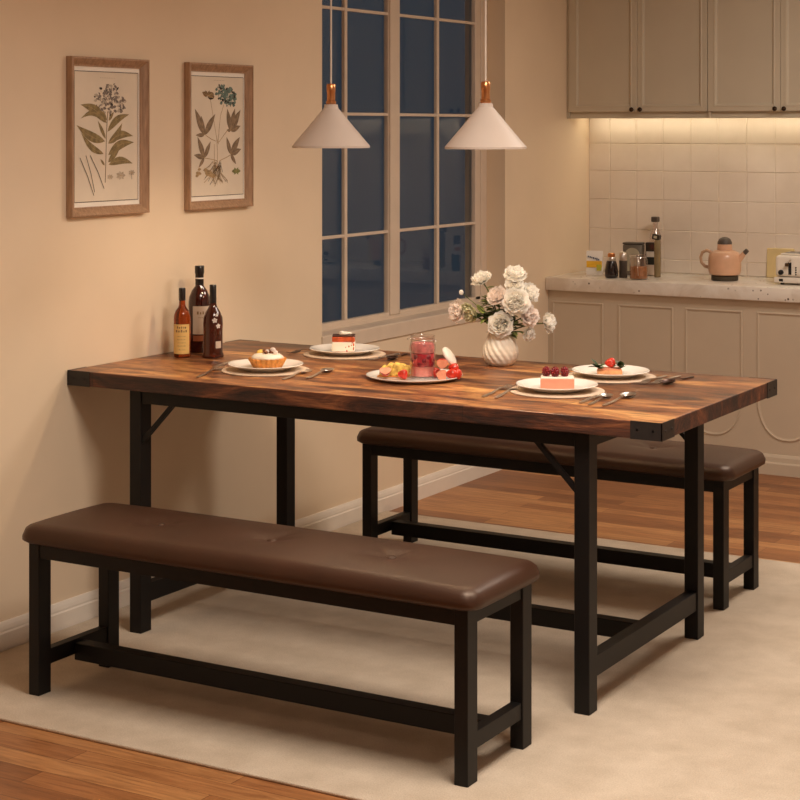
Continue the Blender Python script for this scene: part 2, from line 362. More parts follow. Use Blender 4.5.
def outline(x0, x1, z0, z1, rx=0, rz=0, n=8):
    pts = [(x0, z1), (x1, z1)]
    if rx <= 1e-4: return pts+[(x1, z0), (x0, z0)]
    for k in range(n+1):
        a = -PI/2*k/n; pts.append((x1-rx+rx*math.cos(a), z0+rz+rz*math.sin(a)))
    for k in range(n+1):
        a = -PI/2-PI/2*k/n; pts.append((x0+rx+rx*math.cos(a), z0+rz+rz*math.sin(a)))
    return pts
def rings(mb, x0, x1, z0, z1, steps, rx=0, rz=0, capit=True):
    # steps: (inset, y)
    rows = []
    for (i, y) in steps:
        rows.append([(x, y, z) for (x, z) in outline(x0+i, x1-i, z0+i, z1-i, max(rx-i, .0) if rx else 0, max(rz-i, .0) if rx else 0)])
    V = mb.grid(rows, closed_u=True)
    if capit: mb.cap(V[-1])
    return V
def upper_cabinet(x0, doors, label):
    x1 = doors[-1][1]+.001
    t = thing('wall_cabinet', label, 'cabinet', (x0, YB-.0005, 1.528), 0, 'greige wall cabinets above the splashback')
    D = -(YB-7.60); H = .79
    b = MB(); W = x1-x0
    b.box(0, .018, D, 0, .03, H); b.box(W-.018, W, D, 0, .03, H); b.box(0, W, D, 0, .03, .046); b.box(0, W, D, 0, H-.018, H); b.box(0, W, -.012, 0, .03, H); b.box(.001, W-.001, D+.002, D+.02, .0, .06, .002)
    b.box(0, .012, D-.012, D, .0, H); b.build('carcass', 'cabinet', t)
    for k, (a, e, pa, pe) in enumerate(doors):
        d = MB(); dz0, dz1 = .030, H-.004
        y0 = D-.020
        steps = [(0, D-.001), (0, y0+.002), (.002, y0)]
        V = rings(d, a-x0, e-x0, dz0, dz1, steps, capit=False)
        # panel: separate inset ring with its own margins
        o1 = outline(pa-x0, pe-x0, dz0+.030, dz1-.05); o0 = outline(a-x0+.002, e-x0-.002, dz0+.002, dz1-.002)
        st = [[(x, y0, z) for (x, z) in o0]]
        for (i, y) in ((-.010, y0), (-.007, y0-.002), (-.002, y0-.001), (.002, y0+.006), (.006, y0+.008)):
            st.append([(x, y, z) for (x, z) in outline(pa-x0+i, pe-x0-i, dz0+.030+i, dz1-.05-i)])
        V = d.grid(st, closed_u=True); d.cap(V[-1])
        dr = d.build('door', 'cabinet', t)
        kx = (e-.020 if k % 2 == 0 else a+.020)-x0
        kb = MB(); m = Matrix.Translation((kx, y0, .040)) @ Matrix.Rotation(PI/2, 4, 'X')
        kb.lathe([(.005, 0), (.004, .008), (.0095, .013), (.011, .018), (.008, .023), (.0, .0245)], 14, m); kb.build('knob', 'knob', dr, 60)
    return t
upper_cabinet(.001, [(.013, .3588, .057, .325), (.3602, .6985, .389, .665)], 'greige two-door wall cabinet ending against the left wall')
upper_cabinet(.701, [(.7012, 1.0383, .739, 1.005), (1.0397, 1.3785, 1.069, 1.345)], 'greige two-door wall cabinet cut by the right edge of the photo, above the toaster')
upper_cabinet(1.381, [(1.3812, 1.7183, 1.419, 1.685), (1.7197, 2.055, 1.749, 2.025)], 'greige two-door wall cabinet beyond the right edge of the photo')
st = thing('under_cabinet_light', 'slim glowing light strip under the greige wall cabinets', 'light', (1.0, 7.775, 1.5515))
MB().box(-.97, 1.05, -.014, .014, 0, .006).build('light_housing', 'wh', st); MB().box(-.965, 1.045, -.011, .011, -.003, .0).build('light_diffuser', 'strip', st)

bc = thing('base_cabinet', 'long pale greige base cabinet with moulded panels under the worktop', 'cabinet', (0.001, YB-.001, FZ))
D = 7.385-YB; b = MB(); b.box(0, 2.9, D, 0, 0, .738-FZ); b.build('body', 'base', bc)
pb = MB()
rows = [[(x, D+y, z-FZ) for (y, z) in ((0, FZ), (-.020, FZ), (-.020, .040), (-.016, .046), (-.012, .046), (-.010, .066), (-.005, .076), (0, .078))] for x in (0, 2.9)]
V = pb.grid(rows); pb.cap(V[0]); pb.cap(V[1], True); pb.build('plinth', 'base', bc)
PAN = [(.023, .277), (.351, .614), (.671, .933), (1.0, 1.262), (1.325, 1.587), (1.65, 1.912), (1.975, 2.237), (2.3, 2.562)]
for (a, e) in PAN:
    q = MB(); rings(q, a-.001, e-.001, .138-FZ, .688-FZ, [(0, D+.002), (.0, D-.003), (.002, D-.005), (.006, D-.005), (.008, D-.002), (.011, D-.0015), (.012, D+.002)], .12, .165, capit=False)
    q.build('panel_moulding', 'base', bc, 40)
wt = MB(); wt.box(.0015, 2.9, 7.353, YB-.0125, .738, .798, .004, seg=2)
tag(wt.build('worktop', 'stone', smooth=40), 'white speckled stone worktop along the kitchen wall', 'worktop')

# ------------------------------------------------------------------ dining table
TX, TY = .948, 4.497; LX, LYW = .944, .439
tbl = thing('dining_table', 'rectangular rustic brown dining table with black metal frame against the left wall', 'table', (TX, TY, 0))
t = MB(); t.box(-LX, LX, -LYW, LYW, .716, .76, .0025, seg=2); 
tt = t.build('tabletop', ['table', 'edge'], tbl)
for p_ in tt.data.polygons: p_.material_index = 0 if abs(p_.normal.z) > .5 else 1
for sx in (-1, 1):
    for sy in (-1, 1):
        c = MB(); w_, th = .082, .0018
        x1 = sx*(LX+th); x0 = sx*(LX-w_); y1 = sy*(LYW+th); y0 = sy*(LYW-w_)
        a_, b_ = sorted((x0, x1)); yy = sorted((sy*(LYW-.0005), y1)); c.box(a_, b_, yy[0], yy[1], .7155, .7605)
        xx = sorted((sx*(LX-.0005), x1)); a_, b_ = sorted((y0, y1)); c.box(xx[0], xx[1], a_, b_, .7155, .7605)
        for q in (.022, .064):
            c.lathe([(.003, 0), (.003, .0012), (.0, .0022)], 10, Matrix.Translation((sx*(LX-q), sy*(LYW+th), .738)) @ Matrix.Rotation(PI/2*sy, 4, 'X'))
            c.lathe([(.003, 0), (.003, .0012), (.0, .0022)], 10, Matrix.Translation((sx*(LX+th), sy*(LYW-q), .738)) @ Matrix.Rotation(PI/2*sx, 4, 'Y'))
        c.build('corner_bracket', 'cap', tbl)
LXo, LYo = .737, .4075; lw, ld = .042, .050
for sx in (-1, 1):
    for sy in (-1, 1):
        l = MB(); a_, b_ = sorted((sx*LXo, sx*(LXo-lw))); c_, d_ = sorted((sy*LYo, sy*(LYo-ld)))
        l.box(a_, b_, c_, d_, 0, .7155, .0015); l.build('leg', 'black', tbl)
        br = MB(); yb = sy*(LYo-.012)
        br.bar((sx*(LXo-lw+.012), yb, .553), (sx*(LXo-lw-.115), yb, .684), .012, .014, (0, 1, 0)); br.build('brace', 'black', tbl)
    e = MB(); a_, b_ = sorted((sx*(LXo-.004), sx*(LXo-lw+.004))); e.box(a_, b_, -LYo+ld, LYo-ld, .084, .138, .0015); e.build('end_stretcher', 'black', tbl)
    e = MB(); e.box(a_, b_, -LYo+ld, LYo-ld, .675, .7155); e.build('end_rail', 'black', tbl)
for sy in (-1, 1):
    a_, b_ = sorted((sy*(LYo-.004), sy*(LYo-ld+.012))); e = MB(); e.box(-LXo+lw, LXo-lw, a_, b_, .675, .7155, .001); e.build('side_rail', 'black', tbl)
e = MB(); e.box(-LXo+lw, LXo-lw, -.02, .02, .086, .134, .0015); e.build('long_stretcher', 'black', tbl)

# ------------------------------------------------------------------ benches
def cushion():
    hx, hy, z0, z1 = .680, .184, .398, .444
    nx, ny = 110, 34; rows = []
    tuf = [(-.350, .004), (.004, .004), (.352, .004)]
    def edge(tq, h):  # arc profile near the border
        return tq
    def top(x, y):
        dx = (hx-abs(x)); dy = (hy-abs(y)); d = min(dx, dy); rr = .036
        z = z1
        def fall(d):
            return 0 if d >= rr else (rr-math.sqrt(max(0, rr*rr-(rr-d)**2)))*.72
        z -= max(fall(dx), fall(dy))+min(fall(dx), fall(dy))*.5
        z += .016*(1-(y/hy)**2)*(1-(x/hx)**6)
        for (a, b) in tuf:
            r = math.hypot(x-a, y-b); z -= .011*math.exp(-(r/.034)**2); z -= .004*math.exp(-(r/.09)**2)
            th = math.atan2(y-b, x-a); z -= .0034*math.exp(-((r-.045)/.028)**2)*(.5+.5*math.cos(5*th))
        return max(z, z0+.006)
    def sp(n, h):  # denser near borders
        return [h*math.sin(PI/2*(2*i/n-1))*.35+h*.65*(2*i/n-1) for i in range(n+1)]
    X = sp(nx, hx); Y = sp(ny, hy); m = MB()
    def rc(x, y):  # round plan corners
        R0 = .045; ax, ay = abs(x)-(hx-R0), abs(y)-(hy-R0)
        if ax > 0 and ay > 0:
            k = max(ax, ay); l = math.hypot(ax, ay)
            if l > 1e-9: ax, ay = ax*k/l, ay*k/l
            return math.copysign(hx-R0+ax, x), math.copysign(hy-R0+ay, y)
        return x, y
    rows = [[(*rc(x, y), top(x, y)) for x in X] for y in Y]
    V = m.grid(rows)
    loop = V[0][:]+[V[i][-1] for i in range(1, ny+1)]+V[-1][-2::-1]+[V[i][0] for i in range(ny-1, 0, -1)]
    low = []; low2 = []
    for v in loop:
        low.append(m.bm.verts.new((v.co.x*.998, v.co.y*.990, z0+.006))); low2.append(m.bm.verts.new((v.co.x*.986, v.co.y*.945, z0)))
    n = len(loop)
    for k in range(n):
        j = (k+1) % n
        m.bm.faces.new((loop[k], loop[j], low[j], low[k])); m.bm.faces.new((low[k], low[j], low2[j], low2[k]))
    m.bm.faces.new(low2)
    return m, tuf, top
def bench(label):
    b = thing('dining_bench', label, 'bench', (.998, 3.670, 0), 0, 'upholstered benches either side of the table')
    m, tuf, top = cushion(); m.build('seat_cushion', 'leather', b, 60)
    for (x, y) in tuf:
        q = MB(); z = top(x, y); q.ball((x, y, z+.001), .013, 14, (1, 1, .4)); q.build('tuft_button', 'leather', b, 180)
    hx, hy, lx, ly = .651, .164, .035, .048
    for sx in (-1, 1):
        for sy in (-1, 1):
            l = MB(); a_, c_ = sorted((sx*hx, sx*(hx-lx))); d_, e_ = sorted((sy*hy, sy*(hy-ly))); l.box(a_, c_, d_, e_, 0, .398, .0015); l.build('leg', 'black', b)
        a_, c_ = sorted((sx*(hx-.004), sx*(hx-lx+.004)))
        s_ = MB(); s_.box(a_, c_, -hy+ly, hy-ly, .072, .112, .0015); s_.build('end_stretcher', 'black', b)
        s_ = MB(); s_.box(a_, c_, -hy+ly, hy-ly, .360, .398); s_.build('end_rail', 'black', b)
    for sy in (-1, 1):
        d_, e_ = sorted((sy*(hy-.003), sy*(hy-.025))); s_ = MB(); s_.box(-hx+lx, hx-lx, d_, e_, .360, .398); s_.build('side_rail', 'black', b)
    s_ = MB(); s_.box(-hx+lx-.004, hx-lx+.004, -.02, .02, .058, .104, .0015); s_.build('long_stretcher', 'black', b)
    return b
b1 = bench('dark brown button-tufted bench in the foreground, in front of the table')
dup(b1, (.991, 5.353, 0), 'dark brown tufted bench behind the table, on the kitchen side')

# ------------------------------------------------------------------ pendants
def pendant(x, y, label):
    z0 = 1.423
    p = thing('pendant_lamp', label, 'lamp', (x, y, z0), 0, 'pair of white cone pendants')
    s_ = MB(); th = .0015
    prof = [(.117, 0), (.1175, .006), (.070, .062), (.022, .120), (.0205, .128), (.0205, .131), (.006, .132), (.006, .129), (.0185, .127), (.0205, .119), (.068, .061), (.1145, .0065), (.1145, 0), (.117, 0)]
    s_.lathe(prof, 56, capb=False, capt=False); s_.build('lamp_shade', 'shade', p, 25)
    c = MB(); c.lathe([(.0125, .1315), (.0155, .134), (.0155, .140), (.0125, .143), (.0125, .168), (.0135, .170), (.0135, .190), (.011, .193), (.004, .194)], 24); c.build('socket', 'copper', p, 40)
    c = MB(); c.tube([(0, 0, .19), (0, 0, CEIL-z0-.02)], .0028, 8); c.build('cord', 'cord', p, 60)
    c = MB(); c.lathe([(.045, CEIL-z0-.0005), (.045, CEIL-z0-.015), (.04, CEIL-z0-.022), (.004, CEIL-z0-.026)], 24); c.build('ceiling_rose', 'shade', p, 40)
    c = MB(); c.lathe([(0, .066), (.012, .069), (.019, .080), (.019, .092), (.012, .108), (.010, .131)], 20); c.build('bulb', 'bulb', p, 180)
    l = bpy.data.lights.new('pendant_glow', 'POINT'); l.energy = PENDANT_W; l.color = WARM; l.shadow_soft_size = .028
    o = bpy.data.objects.new('pendant_glow', l); o.location = (x, y, z0+.034); COL.objects.link(o)
pendant(.652, 4.5, 'white cone pendant lamp hanging over the left half of the table')
pendant(1.177, 4.5, 'white cone pendant lamp hanging over the right half of the table, before the window edge')

# ------------------------------------------------------------------ framed botanical prints (flat drawings, laid on the paper)
class Draw:
    def __init__(s, W, H): s.W, s.H, s.m = W, H, MB(); s.lay = 0
    def P(s, p): s.lay += 0; return (s.h, (p[0])*s.W, (p[1])*s.H)
    h = .0005
    def poly(s, pts, mi, h=None):
        if h: s.h = h
        V = [s.m.bm.verts.new(s.P(p)) for p in pts]
        f = s.m.bm.faces.new(V); f.material_index = mi
    def line(s, pts, w, mi):
        n = len(pts); L = []; Rr = []
        for i in range(n):
            a = pts[max(i-1, 0)]; b = pts[min(i+1, n-1)]; dx, dy = (b[0]-a[0])*s.W, (b[1]-a[1])*s.H; l = math.hypot(dx, dy) or 1
            ox, oy = -dy/l*w/2/s.W, dx/l*w/2/s.H; L.append((pts[i][0]+ox, pts[i][1]+oy)); Rr.append((pts[i][0]-ox, pts[i][1]-oy))
        for i in range(n-1): s.poly([L[i], L[i+1], Rr[i+1], Rr[i]], mi)
    def leaf(s, a, b, wd, mi, curve=0, vein=None):
        s.h += .000004
        n = 9; dx, dy = (b[0]-a[0])*s.W, (b[1]-a[1])*s.H; l = math.hypot(dx, dy); nx, ny = -dy/l, dx/l; C = []; up = []; dn = []
        for i in range(n+1):
            t_ = i/n; c = curve*math.sin(PI*t_)*l; x, y = a[0]*s.W+dx*t_+nx*c, a[1]*s.H+dy*t_+ny*c
            w_ = wd*l*math.sin(PI*t_**.8)*.5*(.8 if l > .04 else 1); C.append((x/s.W, y/s.H)); up.append(((x+nx*w_)/s.W, (y+ny*w_)/s.H)); dn.append(((x-nx*w_)/s.W, (y-ny*w_)/s.H))
        s.poly(up+dn[-2:0:-1], mi)
        if vein is not None:
            s.h += .00003; s.line(C[:-1], .0009, vein); s.h -= .00003
def scale_pts(f, pts): return [f(p) for p in pts]
def art1(d):
    f = lambda X, Y: ((X-103)/259, (690-Y)/562); L = lambda a, b, w, mi, c=0, v=4: d.leaf(f(*a), f(*b), w, mi, c, v)
    d.line([f(226, 610), f(229, 500), f(231, 400), f(236, 300)], .003, 1)
    for q in (((232, 350), (128, 272), .30, 2, -.1), ((226, 345), (128, 332), .22, 2, -.2), ((225, 430), (112, 360), .27, 2, .06), ((220, 485), (130, 392), .22, 2, .1), ((235, 388), (325, 312), .26, 2, .1), ((238, 440), (296, 350), .34, 2, -.1), ((242, 434), (342, 408), .28, 2, .12), ((238, 490), (345, 436), .28, 2, .1), ((238, 522), (288, 455), .34, 2, 0), ((240, 532), (340, 530), .26, 2, .1), ((224, 535), (206, 506), .3, 2), ((228, 420), (196, 340), .25, 2), ((238, 380), (280, 320), .3, 2), ((232, 340), (214, 290), .3, 2), ((240, 340), (262, 300), .3, 2)): L(*q)
    rr = random.Random(3)
    for k in range(150):
        r = rr.random()**.6; a = rr.uniform(0, 2*PI); x = 245+66*r*math.cos(a); y = 248-70*r*math.sin(a)*(1 if abs(math.cos(a)) < .8 else .8)
        x += (0 if y > 230 else (245-x)*.35)
        b = rr.uniform(0, 2*PI); l = rr.uniform(9, 18); d.leaf(f(x, y), f(x+l*math.cos(b), y+l*math.sin(b)), .5, 3 if rr.random() < .6 else (5 if rr.random() < .8 else 0), 0, None)
    for a, b in (((125, 500), (180, 664)), ((148, 490), (183, 650)), ((165, 490), (221, 636))): d.line([f(*a), f((a[0]+b[0])/2+3, (a[1]+b[1])/2), f(*b)], .0022, 0)
    for (x, y, r) in ((246, 586, 13), (289, 581, 20), (335, 570, 14)):
        for k in range(7):
            a = k*2*PI/7; d.leaf(f(x, y), f(x+r*math.cos(a), y+r*math.sin(a)), .55, 5, 0, 4)
    d.line([f(335, 572), f(335, 600)], .0015, 0)
    for x in range(205, 262, 7): d.line([f(x, 154), f(x+4, 154)], .0016, 5)
def art2(d):
    f = lambda X, Y: ((X-108)/229, (690-Y)/580); L = lambda a, b, w, mi, c=0, v=4: d.leaf(f(*a), f(*b), w, mi, c, v)
    for pts in ([(225, 440), (215, 390), (205, 320), (190, 215)], [(225, 440), (228, 380), (235, 300), (250, 245)], [(228, 430), (250, 395), (275, 360)], [(215, 425), (195, 415), (170, 395)], [(220, 520), (185, 510), (160, 505)], [(232, 520), (262, 505), (285, 490)], [(222, 560), (222, 480), (218, 400)], [(208, 560), (208, 440)]): d.line([f(*p) for p in pts], .0024, 6)
    for (c, tips, w) in (((165, 395), ((124, 268), (212, 292), (150, 300), (128, 395)), .36), ((280, 375), ((265, 265), (300, 262), (325, 270), (325, 350), (262, 370)), .42), ((165, 505), ((135, 402), (192, 425), (120, 490), (140, 552)), .38), ((280, 490), ((262, 405), (322, 405), (328, 465), (305, 540)), .42)):
        for q in tips: L(c, q, w, 2 if False else 7)
    rr = random.Random(5)
    for k in range(110):
        r = rr.random()**.5; a = rr.uniform(0, 2*PI); x = 263+42*r*math.cos(a)+((1-r)*0); y = 202+50*r*math.sin(a); x += (y-202)*.35
        b = rr.uniform(0, 2*PI); l = rr.uniform(9, 17); d.leaf(f(x, y), f(x+l*math.cos(b), y+l*math.sin(b)), .7, 3 if rr.random() < .8 else 0, 0, None)
    for k in range(12):
        b = rr.uniform(-.6, PI+.6); d.leaf(f(178, 205), f(178+30*math.cos(b), 205-28*math.sin(b)), .5, 1 if k % 3 else 0, 0, 4)
    for k in range(46):
        x0, y0 = rr.uniform(200, 238), rr.uniform(520, 580); x1 = x0+rr.uniform(-55, 45); y1 = y0+rr.uniform(25, 75)
        d.line([f(x0, y0), f((x0+x1)/2+rr.uniform(-8, 8), (y0+y1)/2), f(x1, min(y1, 660))], rr.uniform(.0008, .0024), rr.choice((1, 6, 6, 0)))
    for k in range(10):
        x, y = rr.uniform(125, 200), rr.uniform(560, 600); d.leaf(f(x, y), f(x+rr.uniform(15, 30), y+rr.uniform(-8, 8)), .5, 6, 0, 1)
    for k in range(6):
        b = k*2*PI/6; d.leaf(f(305, 574), f(305+20*math.cos(b), 574+20*math.sin(b)), .5, 8, 0, 4)
    for x in range(205, 250, 7): d.line([f(x, 128), f(x+4, 128)], .0016, 5)
def picture(y0, y1, z0, z1, art, mats, label):
    W, H = y1-y0, z1-z0
    p = thing('framed_print', label, 'picture', (0.0005, y0, z0), 0, 'pair of framed botanical prints')
    fr = MB(); prof = [(0, 0), (0, .022), (.002, .024), (.006, .024), (.008, .021), (.016, .015), (.024, .008), (.026, .009), (.028, .008), (.028, .003), (.028, 0)]
    rows = [[(h, i, i), (h, W-i, i), (h, W-i, H-i), (h, i, H-i)] for (i, h) in prof]
    rows = [[(q[0], q[1], q[2]) for q in r] for r in rows]
    fr.grid(rows, closed_u=True, closed_v=True); fr.build('picture_frame', 'fwood', p)
    a = .027; m = MB(); m.box(.001, .004, a, W-a, a, H-a); m.build('mount', 'mount', p)
    s0, s1 = .008, .018; Y0, Y1, Z0, Z1 = a+.004, W-a-.010, a+.016, H-a-.016
    d = Draw(Y1-Y0, Z1-Z0); d.h = .0
    pm = MB(); pm.box(.0041, .0045, Y0, Y1, Z0, Z1); pm.build('print_paper', 'paper', p)
    d.h = .0002; art(d)
    lw_ = .0018
    d.line([(0, 0), (1, 0)], lw_, 0); d.line([(0, 1), (1, 1)], lw_, 0); d.line([(0, 0), (0, 1)], lw_, 0); d.line([(1, 0), (1, 1)], lw_, 0)
    me = d.m.build('botanical_drawing', mats, p); me.location = (.0047, Y0, Z0)
picture(4.052, 4.422, 1.216, 1.698, art1, ['ink', 'inkb', 'inkg', 'inkd', 'inkp', 'inkl'], 'left framed botanical print of a grey-flowered plant with long olive leaves')
picture(4.630, 4.992, 1.214, 1.698, art2, ['ink', 'inkb', 'inkg', 'inkt', 'inkp', 'inkl', 'inkp', 'inkm', 'leafl'], 'right framed botanical print with a blue-green flower and spreading roots, nearer the window')

# ------------------------------------------------------------------ bottles on the table
TT = .7605
def label_strip(r, z0, z1, a0, a1, seg=20): 
    m = MB(); rows = [[((r)*math.cos(a0+(a1-a0)*j/seg), (r)*math.sin(a0+(a1-a0)*j/seg), z) for j in range(seg+1)] for z in (z0, z1)]
    rows2 = [[(p[0]*(r+.0004)/r, p[1]*(r+.0004)/r, p[2]) for p in q] for q in rows]
    m.grid([rows[0], rows2[0], rows2[1], rows[1]]); return m
def label_marks(r, lines, ac):
    m = MB(); rr = random.Random(len(lines)*11+int(r*1e5))
    for (z, h, half, dens) in lines:
        a = ac-half
        while a < ac+half:
            wv = rr.uniform(.4, 1.0)*h*.7/r
            rows = [[(r*math.cos(x), r*math.sin(x), zz) for x in (a, a+wv)] for zz in (z, z+h*rr.uniform(.6, 1))]
            m.grid(rows); a += wv+h*dens/r
    return m
VA = math.radians(-58)   # the side of the bottles turned to the bench
b = thing('liquor_bottle', 'short amber liquor bottle with a cream-yellow label, leftmost of three', 'bottle', (.113, 4.472, TT), 0, 'liquor bottles at the wall end of the table')
m = MB(); m.lathe([(.021, .004), (.024, 0), (.0262, .003), (.0265, .122), (.0255, .132), (.0205, .146), (.0120, .158), (.0098, .168), (.0095, .193), (.0098, .2)], 32); m.build('glass_body', 'amber', b, 50)
m = MB(); m.lathe([(.0103, .178), (.0108, .18), (.0108, .216), (.0098, .218)], 20); m.build('cap', 'foil', b, 40)
lb = label_strip(.0267, .012, .105, VA-1.25, VA+1.05).build('bottle_label', 'lab_y', b, 60)
label_marks(.0273, [(.092, .008, .55, .35), (.080, .009, .72, .35), (.066, .003, .5, .8), (.056, .003, .5, .8), (.046, .003, .45, .9), (.036, .003, .5, .8), (.024, .003, .4, .9)], VA).build('label_print', 'inkb', lb)
b = thing('liquor_bottle', 'tallest dark red liquor bottle with a greyish label, standing between two shorter ones', 'bottle', (.083, 4.603, TT), 0, 'liquor bottles at the wall end of the table')
m = MB(); m.lathe([(.028, .004), (.032, 0), (.0352, .003), (.0355, .162), (.0335, .178), (.025, .198), (.0145, .212), (.0128, .222), (.0125, .25), (.0145, .256), (.0145, .268), (.012, .27)], 32); m.build('glass_body', 'darkglass', b, 50)
m = MB(); m.lathe([(.0137, .216), (.0137, .25), (.0152, .256), (.0152, .276), (.014, .278)], 20); m.build('cap', 'foil', b, 40)
lb = label_strip(.0358, .060, .150, VA-.55, VA+1.5).build('bottle_label', 'lab_w', b, 60)
label_marks(.0364, [(.124, .010, .5, .4), (.112, .004, .4, .7)], VA+.35).build('label_print', 'inkb', lb)
label_strip(.0358, .038, .056, VA-.55, VA+1.5).build('lower_label', 'lab_o', b, 60)
m = MB(); m.lathe([(.0143, .236), (.0143, .240)], 20, capb=False, capt=False); m.build('foil_band', 'lab_s', b)
b = thing('liquor_bottle', 'dark flared liquor bottle with pale floral print, rightmost of three', 'bottle', (.197, 4.521, TT), 0, 'liquor bottles at the wall end of the table')
m = MB(); m.lathe([(.029, .004), (.033, 0), (.0345, .004), (.033, .010), (.0305, .016), (.0305, .08), (.0315, .105), (.030, .125), (.023, .142), (.0135, .158), (.0105, .168), (.010, .19)], 32); m.build('glass_body', 'oldglass', b, 50)
m = MB(); m.lathe([(.0108, .17), (.0112, .186), (.0108, .190), (.0108, .226), (.0098, .228)], 20); m.build('cap', 'foil', b, 40)
m = MB()
for (aa, zz, rr_) in ((.25, .118, .30), (.62, .100, .28), (.45, .135, .2)):
    for k in range(5):
        th = k*2*PI/5+.4; pts = []
        for s_ in (0, .4, .75, 1, .75, .4):
            pass
        for (u, v) in ((0, 0), (.6, .35), (1, 0), (.6, -.35)):
            da = (u*math.cos(th)-v*math.sin(th))*rr_; dz = (u*math.sin(th)+v*math.cos(th))*rr_*.03
            pts.append((aa+da, zz+dz))
        V = [m.bm.verts.new(((.0322)*math.cos(VA+q[0]), .0322*math.sin(VA+q[0]), q[1])) for q in pts]; m.bm.faces.new(V)
m.build('floral_print', 'lab_s', b)
label_strip(.0309, .030, .052, VA+.35, VA+1.0).build('bottle_label', 'lab_w', b, 60)

# ------------------------------------------------------------------ place settings
def placemat(x, y, label):
    m = MB(); m.lathe([(.128, 0), (.1315, .0006), (.1315, .0024), (.129, .003), (0, .003)], 64); o = m.build('placemat', 'mat_', None, 40); o.location = (x, y, TT)
    return tag(o, label, 'placemat', 'round placemats')
def plate(x, y, label, z=TT+.0032):
    m = MB(); m.lathe([(.058, 0), (.066, .0), (.070, .003), (.096, .0125), (.1115, .0165), (.1125, .0178), (.1115, .019), (.098, .0155), (.076, .0075), (.070, .0062), (0, .0058)], 64)
    o = m.build('dinner_plate', 'porcelain', None, 60); o.location = (x, y, z); return tag(o, label, 'plate', 'white dinner plates')
SETS = dict(A=(.520, 4.345, 'front left'), B=(.525, 4.780, 'back left'), D=(1.446, 4.406, 'front right'), E=(1.463, 4.735, 'back right'))
placemat(*SETS['A'][:2], 'round cream placemat under the fluted tart, front left of the table'); plate(*SETS['A'][:2], 'white plate carrying the fluted cream tart')
placemat(*SETS['B'][:2], 'round cream placemat under the layered cake slice, near the window'); plate(*SETS['B'][:2], 'white plate carrying the layered cream cake slice')
placemat(*SETS['D'][:2], 'round cream placemat under the pink raspberry cake, nearest the right end'); plate(*SETS['D'][:2], 'white plate carrying the pink cake with raspberries')
placemat(*SETS['E'][:2], 'round cream placemat under the strawberry biscuit, by the kitchen side'); plate(*SETS['E'][:2], 'white plate carrying the strawberry topped biscuit')
PZ = TT+.0032+.0062

def ribbon(mb, sec, th=.0016):
    # sec: (y, halfwidth, z, xoff)
    rows = []
    for (y, hw, z, xo) in sec: rows.append([(xo-hw, y, z), (xo+hw, y, z), (xo+hw, y, z+th), (xo-hw, y, z+th)])
    V = mb.grid(rows, closed_u=True); mb.cap(V[0]); mb.cap(V[-1], True)
def cutlery(kind, a, c, label, flip=False, mat='chrome', L=.19, group=None):
    # from handle end a towards tip
    m = MB()
    if kind == 'fork':
        ribbon(m, [(0, .004, .001, 0), (.01, .006, .001, 0), (.06, .0048, .002, 0), (.105, .0026, .006, 0), (.12, .004, .006, 0), (.130, .0105, .005, 0), (.142, .0115, .002, 0)])
        for k in range(4): ribbon(m, [(.140, .0018, .0025, -.0095+.0063*k), (.165, .0015, .001, -.0095+.0063*k), (L, .0008, .0045, -.0092+.0061*k)], .0014)
    elif kind == 'knife':
        ribbon(m, [(0, .004, .0, 0), (.008, .0065, 0, 0), (.085, .0055, .0, 0), (.09, .0075, .0004, 0)], .004)
        ribbon(m, [(.088, .0075, .0012, 0), (.15, .009, .0012, 0), (L+.005, .0065, .0012, .001), (L+.018, .001, .0012, .004)], .0012)
    else:
        ribbon(m, [(0, .004, .001, 0), (.01, .0065, .001, 0), (.06, .005, .002, 0), (.11, .0026, .007, 0), (.132, .004, .008, 0)])
        rows = []; n = 8; cy_, ry, rx = .158, .031, .0195
        for i in range(n+1):
            rr = i/n; row = []
            for j in range(20):
                a_ = 2*PI*j/20; row.append((rx*rr*math.cos(a_), cy_+ry*rr*math.sin(a_)*(1+.06*math.sin(a_)), .0015+.0075*rr*rr))
            rows.append(row)
        rows += [[(p[0]*1.02, cy_+(p[1]-cy_)*1.02, p[2]-.0012) for p in row] for row in rows[::-1]]
        m.grid(rows, closed_u=True)
    o = m.build(kind, mat, None, 50); d = Vector((c[0]-a[0], c[1]-a[1], 0)); o.location = (a[0], a[1], TT+.0002); o.rotation_euler = (0, 0, math.atan2(d.y, d.x)-PI/2)
    s_ = d.length/L; o.scale = (min(1, s_+.05), s_, 1)
    return tag(o, label, kind, group)
cutlery('fork', (.438, 4.118), (.372, 4.330), 'steel fork lying left of the tart, nearest the left table edge', group='forks on the table')
cutlery('knife', (.352, 4.312), (.318, 4.470), 'steel knife lying between the bottles and the tart plate', L=.155, group='knives on the table')
cutlery('fork', (.676, 4.205), (.640, 4.405), 'steel fork between the tart plate and a spoon', group='forks on the table')
cutlery('spoon', (.722, 4.262), (.690, 4.440), 'steel spoon on the right of the tart plate', group='spoons on the table')
cutlery('fork', (.375, 4.87), (.362, 4.700), 'dark steel fork between the bottles and the layered cake plate', mat='darkspoon', group='forks on the table')
cutlery('spoon', (.690, 4.890), (.725, 4.722), 'dark spoon right of the layered cake plate, near the jam jar', mat='darkspoon', group='spoons on the table')
cutlery('knife', (.672, 4.872), (.668, 4.712), 'steel knife at the right edge of the layered cake placemat', L=.155, group='knives on the table')
cutlery('fork', (1.322, 4.205), (1.296, 4.425), 'outer steel fork left of the pink cake plate', group='forks on the table')
cutlery('fork', (1.360, 4.205), (1.325, 4.420), 'inner steel fork at the left rim of the pink cake placemat', group='forks on the table')
